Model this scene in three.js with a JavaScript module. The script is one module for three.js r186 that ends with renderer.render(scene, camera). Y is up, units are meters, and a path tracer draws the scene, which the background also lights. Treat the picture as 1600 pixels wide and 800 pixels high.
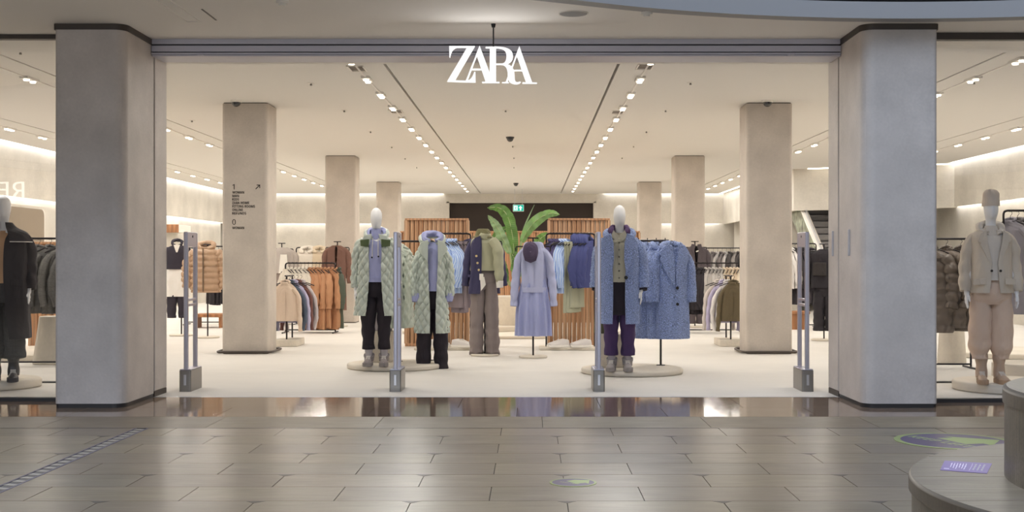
import * as THREE from 'three';
import { mergeGeometries } from 'three/addons/utils/BufferGeometryUtils.js';
import { RoundedBoxGeometry } from 'three/addons/geometries/RoundedBoxGeometry.js';
import { ImprovedNoise } from 'three/addons/math/ImprovedNoise.js';
import { FontLoader } from 'three/addons/loaders/FontLoader.js';
import { TextGeometry } from 'three/addons/geometries/TextGeometry.js';
import { RectAreaLightUniformsLib } from 'three/addons/lights/RectAreaLightUniformsLib.js';

// ---------------------------------------------------------------- camera, light, exposure
// x = 0 is the axis of the shop, z = 0 the shop entrance, the mall lies at z > 0
const CAMX = 0.31, CAMY = 1.234, CAMZ = 11.18, F = 1930;
RectAreaLightUniformsLib.init();
const scene = new THREE.Scene();
scene.background = new THREE.Color(0x0b0c0e);
const camera = new THREE.PerspectiveCamera(2 * Math.atan(400 / F) * 180 / Math.PI, 2, 0.1, 120);
camera.position.set(CAMX, CAMY, CAMZ);
camera.lookAt(CAMX, CAMY, 0);
camera.setViewOffset(1600, 800, -29, -8, 1600, 800);
const renderer = new THREE.WebGLRenderer({ antialias: true });
renderer.toneMapping = THREE.LinearToneMapping;
renderer.toneMappingExposure = 1.0;
renderer.shadowMap.enabled = true;
const SPOT_I = 178, COVE_I = 17, SKY_I = 2.6, SIGN_I = 4, OPP_I = 2.0;
const WARM = new THREE.Color().setRGB(1, 0.972, 0.925), COVEC = new THREE.Color().setRGB(0.97, 0.985, 1), SKYC = new THREE.Color().setRGB(0.7, 0.82, 1);
function areaLight(w, h, I, color, pos, towards) {
  const l = new THREE.RectAreaLight(color, I, w, h);
  l.position.set(...pos); l.lookAt(...towards); l.name = 'area_light'; scene.add(l); return l;
}
// daylight from the glazed roof of the atrium, 11 m up
areaLight(11, 11, SKY_I, SKYC, [-5, 11.3, 8.6], [-5, 0, 8.601]);
// lit display windows of the shop across the mall, behind the viewer
areaLight(20.8, 2.8, OPP_I, new THREE.Color().setRGB(0.84, 0.91, 1), [-1.5, 1.75, 22.9], [-1.5, 1.75, 0]);

// ---------------------------------------------------------------- helpers
const X = (px, d) => CAMX + (px - 829) * d / F;      // metres across at distance d
const Y = (py, d) => CAMY - (py - 408) * d / F;
const Z = (d) => CAMZ - d;
let seedv = 7;
function rnd() { seedv |= 0; seedv = seedv + 0x6D2B79F5 | 0; let t = Math.imul(seedv ^ seedv >>> 15, 1 | seedv); t = t + Math.imul(t ^ t >>> 7, 61 | t) ^ t; return ((t ^ t >>> 14) >>> 0) / 4294967296; }
const rr = (a, b) => a + (b - a) * rnd();
const noise = new ImprovedNoise();
const n3 = (x, y, z) => noise.noise(x + 37.3, y + 11.7, z + 5.1);
const names = {};
function numbered(n) { const k = names[n] = (names[n] ?? -1) + 1; return k ? n + '_' + String(k).padStart(3, '0') : n; }
function tag(o, label, category, group) { o.userData.label = label; o.userData.category = category; if (group) o.userData.group = group; return o; }
function thing(name, label, category, pos = [0, 0, 0], turn = 0, group) {
  const o = new THREE.Group(); o.name = numbered(name); o.position.set(...pos); o.rotation.y = turn; scene.add(o);
  return tag(o, label, category, group);
}
function part(name, geo, mat, parent) {
  const m = new THREE.Mesh(Array.isArray(geo) ? merge(geo) : geo, mat); m.name = name; m.castShadow = m.receiveShadow = true; parent.add(m); return m;
}
function struct(name, geo, mat) { const m = part(numbered(name), geo, mat, scene); m.userData.kind = 'structure'; return m; }
function structGroup(name, label, category) { const o = new THREE.Group(); o.name = numbered(name); o.userData.kind = 'structure'; if (label) tag(o, label, category); scene.add(o); return o; }
function merge(list) {
  return mergeGeometries(list.map((g) => { g = g.index ? g.toNonIndexed() : g; for (const k of Object.keys(g.attributes)) if (!['position', 'normal', 'uv'].includes(k)) g.deleteAttribute(k); g.morphAttributes = {}; return g; }));
}
function metreUV(g) {
  const p = g.attributes.position, n = g.attributes.normal, uv = new Float32Array(p.count * 2);
  for (let i = 0; i < p.count; i++) {
    const ax = Math.abs(n.getX(i)), ay = Math.abs(n.getY(i)), az = Math.abs(n.getZ(i));
    if (ay >= ax && ay >= az) { uv[2 * i] = p.getX(i); uv[2 * i + 1] = p.getZ(i); }
    else if (ax >= az) { uv[2 * i] = p.getZ(i); uv[2 * i + 1] = p.getY(i); }
    else { uv[2 * i] = p.getX(i); uv[2 * i + 1] = p.getY(i); }
  }
  g.setAttribute('uv', new THREE.BufferAttribute(uv, 2)); return g;
}
// box from corner to corner
function bx(x0, x1, y0, y1, z0, z1, r = 0) {
  const w = x1 - x0, h = y1 - y0, d = z1 - z0;
  const g = r ? new RoundedBoxGeometry(w, h, d, 2, r) : new THREE.BoxGeometry(w, h, d);
  g.translate((x0 + x1) / 2, (y0 + y1) / 2, (z0 + z1) / 2); return metreUV(g);
}
const V = (x, y, z) => new THREE.Vector3(x, y, z);
function tube(pts, r, seg = 8, closed = false, tension = 0.5) {
  const c = new THREE.CatmullRomCurve3(pts.map((p) => V(...p)), closed, 'catmullrom', tension);
  return new THREE.TubeGeometry(c, Math.max(2, pts.length * 5), r, seg, closed);
}
function bar(a, b, r, seg = 8) {
  const A = V(...a), B = V(...b), g = new THREE.CylinderGeometry(r, r, A.distanceTo(B), seg);
  g.applyQuaternion(new THREE.Quaternion().setFromUnitVectors(V(0, 1, 0), B.clone().sub(A).normalize()));
  const m = A.add(B).multiplyScalar(0.5); g.translate(m.x, m.y, m.z); return g;
}
function cyl(r0, r1, h, x, y, z, seg = 32) { const g = new THREE.CylinderGeometry(r0, r1, h, seg); g.translate(x, y + h / 2, z); return g; }
function lathe(pts, seg = 40) { return new THREE.LatheGeometry(pts.map((p) => new THREE.Vector2(p[0], p[1])), seg); }
function disc(R, h, e = 0.01, seg = 48) { return lathe([[0, 0], [R - e * 0.4, 0], [R, e], [R, h - e], [R - e * 0.4, h - e * 0.25], [R - e * 1.4, h], [0, h]], seg); }
function poly(pts, depth, bevel = 0) {
  const s = new THREE.Shape(pts.map((p) => new THREE.Vector2(p[0], p[1])));
  return new THREE.ExtrudeGeometry(s, { depth, bevelEnabled: bevel > 0, bevelThickness: bevel, bevelSize: bevel, bevelSegments: 2, curveSegments: 12 });
}

// ---------------------------------------------------------------- textures
function tex(w, h, fn, color = true) {
  const a = new Uint8Array(w * h * 4);
  for (let j = 0; j < h; j++) for (let i = 0; i < w; i++) {
    const c = fn(i / w, j / h), k = 4 * (j * w + i);
    if (typeof c === 'number') a[k] = a[k + 1] = a[k + 2] = Math.max(0, Math.min(255, c * 255));
    else for (let q = 0; q < 3; q++) a[k + q] = Math.max(0, Math.min(255, c[q] * 255));
    a[k + 3] = 255;
  }
  const t = new THREE.DataTexture(a, w, h); t.wrapS = t.wrapT = THREE.RepeatWrapping; t.magFilter = THREE.LinearFilter; t.minFilter = THREE.LinearMipmapLinearFilter; t.generateMipmaps = true;
  if (color) t.colorSpace = THREE.SRGBColorSpace; t.needsUpdate = true; return t;
}
// noise that repeats after one unit in u and v
function tn(u, v, f, s = 0, fv = f) {
  const mix = (a, b, k) => a + (b - a) * k, x = u * f, y = v * fv, e = (xx, yy) => n3(xx, yy, s * 7.31);
  return mix(mix(e(x, y), e(x - f, y), u), mix(e(x, y - fv), e(x - f, y - fv), u), v);
}
const fbm = (u, v, f, s = 0) => tn(u, v, f, s) + 0.5 * tn(u, v, 2 * f, s + 1) + 0.25 * tn(u, v, 4 * f, s + 2) + 0.12 * tn(u, v, 8 * f, s + 3);
const rep = (t, x, y = x) => { const c = t.clone(); c.repeat.set(x, y); c.needsUpdate = true; return c; };
const T = {};
T.plaster = tex(512, 512, (u, v) => { const k = 0.93 + 0.07 * fbm(u, v, 4, 1) + 0.03 * tn(u, v, 60, 4); return [k, k * 0.996, k * 0.99]; });
T.plasterB = tex(256, 256, (u, v) => 0.5 + 0.3 * fbm(u, v, 6, 2) + 0.15 * tn(u, v, 50, 3), false);
T.weave = tex(256, 256, (u, v) => 0.5 + 0.22 * Math.sin(u * 2 * Math.PI * 48) * Math.sin(v * 2 * Math.PI * 48) + 0.25 * tn(u, v, 40, 5) + 0.2 * tn(u, v, 9, 6), false);
T.drape = tex(512, 512, (u, v) => { const w = 0.18 * tn(u, v, 4, 101); const r1 = 1 - Math.abs(tn(u + w * 0.3, v, 9, 102, 4)) * 2.2, r2 = 1 - Math.abs(tn(u, v + w * 0.3, 16, 103, 9)) * 2; return 0.35 * r1 + 0.2 * r2 + 0.2 + 0.25 * tn(u, v, 5, 104, 3) + 0.02 * tn(u, v, 120, 105); }, false);
T.fluff = tex(256, 256, (u, v) => { const a = Math.abs(tn(u, v, 22, 7)), b = Math.abs(tn(u, v, 44, 8)); return 1 - 1.5 * a - 0.7 * b; }, false);
T.fluffC = tex(256, 256, (u, v) => { const k = 0.82 + 0.35 * tn(u, v, 26, 9) + 0.2 * tn(u, v, 60, 10); return [k, k, k]; });
T.tweed = tex(256, 256, (u, v) => { const k = 0.8 + 0.25 * Math.sin(u * 2 * Math.PI * 40 + (Math.floor(v * 16) % 2 ? 1 : -1) * v * 2 * Math.PI * 40) * 0.5 + 0.35 * tn(u, v, 60, 11) - (u % 0.25 < 0.02 || v % 0.25 < 0.02 ? 0.12 : 0); return [k, k, k]; });
T.stripe = tex(128, 16, (u) => { const s = (u * 8) % 1; return s < 0.3 ? [0.62, 0.72, 0.92] : [1, 1, 1]; });
T.wood = tex(256, 512, (u, v) => { const w = tn(u, v, 3, 12) * 0.25; const g = Math.sin((u + w * 0.12) * 2 * Math.PI * 9 + 2 * tn(u, v, 5, 14, 2)); const k = 0.86 + 0.07 * g + 0.12 * tn(u, v, 50, 13, 4) + 0.06 * tn(u, v, 7, 15, 2); return [k, k * 0.97, k * 0.93]; });
T.stone = [0, 1, 2, 3].map((s) => tex(512, 256, (u, v) => {
  const w = fbm(u, v, 3, 20 + s * 5), st = tn(u, v + 0.03 * w, 4, 30 + s, 26), st2 = tn(u, v, 10, 34 + s, 64), sp = tn(u, v, 90, 40 + s);
  const k = 0.86 + 0.1 * w + 0.13 * st + 0.08 * st2 + 0.05 * sp;
  return [k * 1.0, k * (0.985 + 0.02 * st), k * (0.95 + 0.04 * w)];
}));
T.stoneR = tex(256, 256, (u, v) => 0.75 + 0.25 * fbm(u, v, 6, 50) + 0.12 * tn(u, v, 40, 51, 10), false);
T.floor = tex(512, 512, (u, v) => { const k = 0.955 + 0.03 * fbm(u, v, 3, 60) + 0.02 * tn(u, v, 10, 61, 60); return [k, k * 0.995, k * 0.985]; });
T.concrete = tex(512, 512, (u, v) => { const st = tn(u, v, 60, 70, 3); const k = 0.78 + 0.16 * fbm(u, v, 4, 71) + 0.13 * st + 0.1 * tn(u, v, 120, 72); return [k, k * 0.985, k * 0.95]; });
T.leaf = tex(256, 256, (u, v) => { const k = 0.85 + 0.12 * Math.sin(v * 2 * Math.PI * 30 + 3 * tn(u, v, 4, 80)) * 0.6 + 0.2 * fbm(u, v, 3, 81); return [k * 0.98, k, k * 0.9]; });
T.marbleGreen = tex(256, 256, (u, v) => { const k = 0.75 + 0.35 * fbm(u, v, 5, 90); return [k * 0.97, k, k * 0.93]; });

// ---------------------------------------------------------------- materials
const std = (hex, o = {}) => new THREE.MeshStandardMaterial({ color: hex, roughness: 0.8, ...o });
const M = {
  plaster: std(0xd3c8bc, { map: rep(T.plaster, 0.7), bumpMap: rep(T.plasterB, 0.9), bumpScale: 0.002, roughness: 0.9 }),
  pillar: std(0xdad0c8, { map: rep(T.plaster, 0.8), bumpMap: rep(T.plasterB, 1.1), bumpScale: 0.003, roughness: 0.55 }),
  ceiling: std(0xe6e1d9, { roughness: 0.95 }),
  wall: std(0xe0d9cd, { map: rep(T.plaster, 0.4), roughness: 0.92 }),
  floor: std(0xe2ddd6, { map: rep(T.floor, 0.35), roughness: 0.7 }),
  mallCeil: std(0xf1ebe3, { roughness: 0.9 }),
  mallWall: std(0xb9b3aa, { roughness: 0.9 }),
  fascia: std(0xa5a3a2, { roughness: 0.7 }),
  header: std(0xc2bfc8, { roughness: 0.42, metalness: 0.1 }),
  brown: std(0x4a4038, { roughness: 0.5 }),
  kick: std(0x2d2a2a, { roughness: 0.45 }),
  black: std(0x191718, { roughness: 0.45 }),
  railBlack: std(0x2a2426, { roughness: 0.38, metalness: 0.4 }),
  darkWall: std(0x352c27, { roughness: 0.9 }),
  grout: std(0x4f473f, { roughness: 0.85 }),
  steel: std(0xc7c7cc, { roughness: 0.3, metalness: 0.9 }),
  gate: std(0xbab8c4, { roughness: 0.32, metalness: 0.75 }),
  gateBase: std(0x8d8984, { roughness: 0.35, metalness: 0.8 }),
  white: std(0xece6dc, { roughness: 0.7 }),
  cream: std(0xe9dfcf, { map: rep(T.plaster, 1), roughness: 0.8 }),
  mannequin: std(0xf1efed, { roughness: 0.42 }),
  print: std(0x2c2624, { roughness: 0.8 }),
  glow: new THREE.MeshStandardMaterial({ color: 0xffffff, emissive: 0xffffff, emissiveIntensity: 0.85, roughness: 0.5 }),
  lens: new THREE.MeshStandardMaterial({ color: 0xffffff, emissive: 0xfff1da, emissiveIntensity: 6, roughness: 0.4 }),
  coveGlow: new THREE.MeshStandardMaterial({ color: 0xffffff, emissive: 0xfff6e6, emissiveIntensity: 3, roughness: 0.6 }),
  signGlow: new THREE.MeshStandardMaterial({ color: 0xffffff, emissive: 0xffffff, emissiveIntensity: 3.5, roughness: 0.5 }),
  oppGlow: new THREE.MeshStandardMaterial({ color: 0xe8e8ea, emissive: 0xe6eeff, emissiveIntensity: 0.6, roughness: 0.6 }),
  skyGlow: new THREE.MeshStandardMaterial({ color: 0xffffff, emissive: 0xbfd8ff, emissiveIntensity: 1.2, roughness: 0.6 }),
  glass: new THREE.MeshPhysicalMaterial({ color: 0xffffff, transmission: 1, thickness: 0, roughness: 0, ior: 1.5 }),
  dome: new THREE.MeshPhysicalMaterial({ color: 0x141314, roughness: 0.12, clearcoat: 1 }),
  woodSeat: std(0xb8835a, { map: T.wood, roughness: 0.6 }),
  rubber: std(0x3b3637, { roughness: 0.8 }),
  gold: std(0xd9c08a, { roughness: 0.3, metalness: 0.9 }),
  soil: std(0x4a362a, { roughness: 1, bumpMap: rep(T.fluff, 4), bumpScale: 0.02 }),
};
const woods = [0xdcb08c, 0xd4a57f, 0xe2ba97, 0xd8ad88].map((h, i) => std(h, { map: (() => { const t = rep(T.wood, 2.2, 0.9); t.offset.set(i * 0.27, i * 0.19); return t; })(), roughness: 0.6 }));
const fabCache = {};
function fab(hex, o = {}) {
  const key = hex + JSON.stringify(o);
  return fabCache[key] ??= new THREE.MeshPhysicalMaterial({ color: hex, roughness: o.rough ?? 0.88, sheen: o.sheen ?? 0.25, sheenRoughness: 0.6, sheenColor: new THREE.Color(hex).lerp(new THREE.Color(0xffffff), 0.4),
    map: o.tweed ? rep(T.tweed, 5) : o.fluff ? rep(T.fluffC, 3.2) : o.stripe ? rep(T.stripe, 4, 1) : null,
    bumpMap: o.fluff ? rep(T.fluff, 3.2) : o.weave ? rep(T.weave, o.weave) : rep(T.drape, 1.25), bumpScale: o.fluff ? 0.009 : o.bump ?? 0.014 });
}

// ---------------------------------------------------------------- shaping cloth and bodies
function cat1(k, i, t) { const p0 = k[Math.max(0, i - 1)], p1 = k[i], p2 = k[i + 1], p3 = k[Math.min(k.length - 1, i + 2)]; return p1.map((_, c) => { const a = p0[c], b = p1[c], d = p2[c], e = p3[c]; return 0.5 * (2 * b + (d - a) * t + (2 * a - 5 * b + 4 * d - e) * t * t + (3 * b - a - 3 * d + e) * t * t * t); }); }
function gridGeo(P, nt, ns, uv, flip) { // P: array of (nt+1)*(ns+1) triples
  const idx = [];
  for (let j = 0; j < nt; j++) for (let i = 0; i < ns; i++) {
    const a = j * (ns + 1) + i, b = a + 1, c = a + ns + 1, d = c + 1;
    if (flip) idx.push(a, b, c, b, d, c); else idx.push(a, c, b, b, c, d);
  }
  const g = new THREE.BufferGeometry();
  g.setAttribute('position', new THREE.Float32BufferAttribute(P, 3)); g.setAttribute('uv', new THREE.Float32BufferAttribute(uv, 2)); g.setIndex(idx); g.computeVertexNormals();
  return g;
}
// keys: rings from top to hem [y, half width, half depth, opening angle, shift z, shift x]; a shell with real thickness
function shell(keys, { ns = 48, nt = 40, th = 0.008, disp = null, p = 2.3, closed = null } = {}) {
  keys = keys.map((k) => [k[0], k[1], k[2], k[3] ?? 0, k[4] ?? 0, k[5] ?? 0]);
  const open = closed === null ? keys.some((k) => k[3] > 0) : !closed;
  const out = [], inn = [], uv = [];
  for (let j = 0; j <= nt; j++) {
    const s = j / nt * (keys.length - 1), i0 = Math.min(keys.length - 2, Math.floor(s)), k = cat1(keys, i0, s - i0);
    const [y, a, b, gp, cz, cx] = k, gap = open ? Math.max(0.02, gp) : 0;
    for (let i = 0; i <= ns; i++) {
      const th0 = gap + (2 * Math.PI - 2 * gap) * i / ns, sn = Math.sin(th0), cs = Math.cos(th0);
      const ex = Math.sign(sn) * Math.pow(Math.abs(sn), 2 / p), ez = Math.sign(cs) * Math.pow(Math.abs(cs), 2 / p);
      const d = disp ? disp(th0, y, a, b, j / nt) : 0;
      let nx = ex * b, nz = ez * a; const l = Math.hypot(nx, nz) || 1; nx /= l; nz /= l;
      out.push(cx + a * ex + nx * d, y, cz + b * ez + nz * d);
      inn.push(cx + a * ex + nx * (d * 0.4 - th), y, cz + b * ez + nz * (d * 0.4 - th));
      uv.push((th0 - Math.PI) * (a + b) / 2, y);
    }
  }
  const parts = [gridGeo(out, nt, ns, uv, false), gridGeo(inn, nt, ns, uv, true)];
  const row = (arr, j) => arr.slice(j * (ns + 1) * 3, (j + 1) * (ns + 1) * 3), rim = [...row(out, nt), ...row(inn, nt)];
  parts.push(gridGeo(rim, 1, ns, uv.slice(0, (ns + 1) * 4), false));
  parts.push(gridGeo([...row(inn, 0), ...row(out, 0)], 1, ns, uv.slice(0, (ns + 1) * 4), false));
  if (open) for (const c of [0, ns]) {
    const col = (arr) => { const r = []; for (let j = 0; j <= nt; j++) r.push(...arr.slice((j * (ns + 1) + c) * 3, (j * (ns + 1) + c) * 3 + 3)); return r; };
    parts.push(gridGeo([...col(out), ...col(inn)], 1, nt, uv.slice(0, (nt + 1) * 4), c === 0));
  }
  return merge(parts);
}
// tapered tube along a path, closed with a rounded end; radii list runs along the path
function limb(pts, radii, { ns = 20, nt = 24, disp = null, flat = 1, hollow = true } = {}) {
  const c = new THREE.CatmullRomCurve3(pts.map((q) => V(...q))), fr = c.computeFrenetFrames(nt, false), P = [], uv = [], len = c.getLength();
  const rad = (t) => { const s = t * (radii.length - 1), i = Math.min(radii.length - 2, Math.floor(s)), f = s - i, k = f * f * (3 - 2 * f); return radii[i] + (radii[i + 1] - radii[i]) * k; };
  // frames turned so that the first side axis lies along z
  const put = (t, j, sc) => {
    const o = c.getPointAt(t), tg = fr.tangents[j], bz = V(0, 0, 1).sub(tg.clone().multiplyScalar(tg.z)).normalize(), bxv = new THREE.Vector3().crossVectors(tg, bz).normalize();
    for (let i = 0; i <= ns; i++) {
      const a = 2 * Math.PI * i / ns, r0 = rad(t) * sc, d = disp && sc > 0.5 ? disp(a, t, r0, t * len) : 0, r = r0 + d;
      P.push(o.x + bz.x * Math.cos(a) * r + bxv.x * Math.sin(a) * r * flat, o.y + bz.y * Math.cos(a) * r + bxv.y * Math.sin(a) * r * flat, o.z + bz.z * Math.cos(a) * r + bxv.z * Math.sin(a) * r * flat);
      uv.push(a * r0, -t * len);
    }
  };
  put(0, 0, 0.02); put(0, 0, 0.7);
  for (let j = 0; j <= nt; j++) put(j / nt, j, 1);
  if (hollow) { put(1, nt, 0.86); put(1 - 0.6 / nt, nt, 0.8); put(1 - 0.7 / nt, nt, 0.01); } else { put(1, nt, 0.6); put(1, nt, 0.01); }
  return gridGeo(P, P.length / 3 / (ns + 1) - 1, ns, uv, false);
}
const folds = (amp, f = 5, seed = 0, y0 = 0) => (th, y) => amp * 1.5 * (Math.min(1, Math.abs(y - y0) * 2.2 + 0.25)) * (Math.sin(th * f + seed * 2.1 + 1.2 * n3(y * 2, seed, th * 0.4)) * 0.55 + 0.9 * n3(Math.cos(th) * 2.4 + seed, y * 3.2, Math.sin(th) * 2.4));
const wrinkle = (amp, seed = 0) => (a, t, r, s) => amp * 1.7 * (n3(Math.cos(a) * 1.5 + seed, s * 9, Math.sin(a) * 1.5) + 0.6 * Math.sin(s * 42 + 3 * n3(Math.cos(a) + seed, s * 3, 1)) * (0.3 + 0.7 * t));
const quilt = (h, base) => (th, y, a, b) => { const s = (th - Math.PI) * (a + (b ?? a)) * 0.5, pq = s / 0.1 + y / 0.13, q = s / 0.1 - y / 0.13; return h * Math.pow(Math.abs(Math.sin(Math.PI * pq) * Math.sin(Math.PI * q)), 0.5) * 1.3 - h * 0.8 + (base ? base(th, y, a, b) : 0); };
const quiltS = (h) => (a, t, r, s) => { const u = a * 0.07, pq = u / 0.1 + s / 0.13, q = u / 0.1 - s / 0.13; return h * Math.pow(Math.abs(Math.sin(Math.PI * pq) * Math.sin(Math.PI * q)), 0.5) * 1.3 - h * 0.8 + 0.004 * n3(s * 8, a, 3); };
const puffY = (h, step, seed = 0) => (th, y) => h * Math.pow(Math.abs(Math.sin(Math.PI * y / step)), 0.5) - h * 0.5 + h * 0.5 * n3(th * 3 + seed, y * 14, seed);
const puffS = (h, step, seed = 0) => (a, t, r, s) => h * Math.pow(Math.abs(Math.sin(Math.PI * s / step)), 0.5) - h * 0.4 + h * 0.45 * n3(a * 1.2 + seed, s * 16, seed);
const fluffD = (h, base) => (th, y, a, b) => h * n3(th * (a + (b ?? a)) * 0.5 * 60, y * 60, 2) + h * 0.7 * n3(th * 18, y * 25, 5) + (base ? base(th, y, a, b) : 0);
const fluffS = (h) => (a, t, r, s) => h * n3(a * r * 60, s * 60, 4) + 0.006 * n3(a, s * 10, 7);

// naive surface nets
function nets(lo, hi, cell, f) {
  const nx = Math.ceil((hi[0] - lo[0]) / cell) + 1, ny = Math.ceil((hi[1] - lo[1]) / cell) + 1, nz = Math.ceil((hi[2] - lo[2]) / cell) + 1;
  const v = new Float32Array(nx * ny * nz), at = (i, j, k) => (k * ny + j) * nx + i;
  for (let k = 0; k < nz; k++) for (let j = 0; j < ny; j++) for (let i = 0; i < nx; i++) v[at(i, j, k)] = f(lo[0] + i * cell, lo[1] + j * cell, lo[2] + k * cell);
  const id = new Int32Array(nx * ny * nz).fill(-1), P = [], I = [];
  for (let k = 0; k < nz - 1; k++) for (let j = 0; j < ny - 1; j++) for (let i = 0; i < nx - 1; i++) {
    let n = 0, sx = 0, sy = 0, sz = 0;
    const E = (a, b) => { const va = v[at(i + (a & 1), j + (a >> 1 & 1), k + (a >> 2))], vb = v[at(i + (b & 1), j + (b >> 1 & 1), k + (b >> 2))]; if (va < 0 === vb < 0) return; const t = va / (va - vb); n++; sx += (a & 1) + t * ((b & 1) - (a & 1)); sy += (a >> 1 & 1) + t * ((b >> 1 & 1) - (a >> 1 & 1)); sz += (a >> 2) + t * ((b >> 2) - (a >> 2)); };
    E(0, 1); E(2, 3); E(4, 5); E(6, 7); E(0, 2); E(1, 3); E(4, 6); E(5, 7); E(0, 4); E(1, 5); E(2, 6); E(3, 7);
    if (n) { id[at(i, j, k)] = P.length / 3; P.push(lo[0] + (i + sx / n) * cell, lo[1] + (j + sy / n) * cell, lo[2] + (k + sz / n) * cell); }
  }
  const quad = (a, b, c, d, flip) => { if (flip) I.push(a, c, b, a, d, c); else I.push(a, b, c, a, c, d); };
  for (let k = 1; k < nz - 1; k++) for (let j = 1; j < ny - 1; j++) for (let i = 1; i < nx - 1; i++) {
    const s = v[at(i, j, k)] < 0;
    if (s !== v[at(i + 1, j, k)] < 0) quad(id[at(i, j - 1, k - 1)], id[at(i, j, k - 1)], id[at(i, j, k)], id[at(i, j - 1, k)], !s);
    if (s !== v[at(i, j + 1, k)] < 0) quad(id[at(i - 1, j, k - 1)], id[at(i - 1, j, k)], id[at(i, j, k)], id[at(i, j, k - 1)], !s);
    if (s !== v[at(i, j, k + 1)] < 0) quad(id[at(i - 1, j - 1, k)], id[at(i, j - 1, k)], id[at(i, j, k)], id[at(i - 1, j, k)], !s);
  }
  const g = new THREE.BufferGeometry(); g.setAttribute('position', new THREE.Float32BufferAttribute(P, 3)); g.setAttribute('uv', new THREE.Float32BufferAttribute(new Float32Array(P.length / 3 * 2), 2)); g.setIndex(I); g.computeVertexNormals(); return g;
}
const cap = (x, y, z, a, b, ra, rb) => { const bx0 = b[0] - a[0], by = b[1] - a[1], bz = b[2] - a[2], px = x - a[0], py = y - a[1], pz = z - a[2]; const h = Math.max(0, Math.min(1, (px * bx0 + py * by + pz * bz) / (bx0 * bx0 + by * by + bz * bz))); return Math.hypot(px - h * bx0, py - h * by, pz - h * bz) - (ra + (rb - ra) * h); };
const smin = (a, b, k) => { const h = Math.max(k - Math.abs(a - b), 0) / k; return Math.min(a, b) - h * h * k * 0.25; };
const ell = (x, y, z, c, r) => { const q = Math.hypot((x - c[0]) / r[0], (y - c[1]) / r[1], (z - c[2]) / r[2]); return (q - 1) * Math.min(...r); };

// ================================================================= THE SHELL OF THE PLACE
const CEIL = 3.34, MALLC = 3.23, BACK = Z(38.7), WL = -9.1, WR = 9.48;
// --- shop floor
struct('floor', bx(-9.6, 9.9, -0.2, 0, BACK - 0.6, Z(11.23)), M.floor);
// --- shop ceiling: boards with open joints, dark channel above each joint
const joints = [-7.5, -5.1, -1.25, 1.25, 5.1, 7.5], edges = [WL + 0.26, ...joints, WR - 0.22];
{
  const c = structGroup('ceiling');
  for (let i = 0; i < edges.length - 1; i++) {
    const a = edges[i] + (i ? 0.016 : 0), b = edges[i + 1] - (i < edges.length - 2 ? 0.016 : 0);
    part('ceiling_panel', bx(a, b, CEIL, CEIL + 0.08, BACK + 0.26, Z(11.6)), M.ceiling, c);
  }
  for (const j of joints) part('joint_channel', bx(j - 0.05, j + 0.05, CEIL + 0.08, CEIL + 0.14, BACK + 0.26, Z(11.6)), M.black, c);
  part('ceiling_slab', bx(-9.9, 10.2, 3.75, 3.95, BACK - 0.6, Z(11.0)), M.ceiling, c);
}
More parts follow.
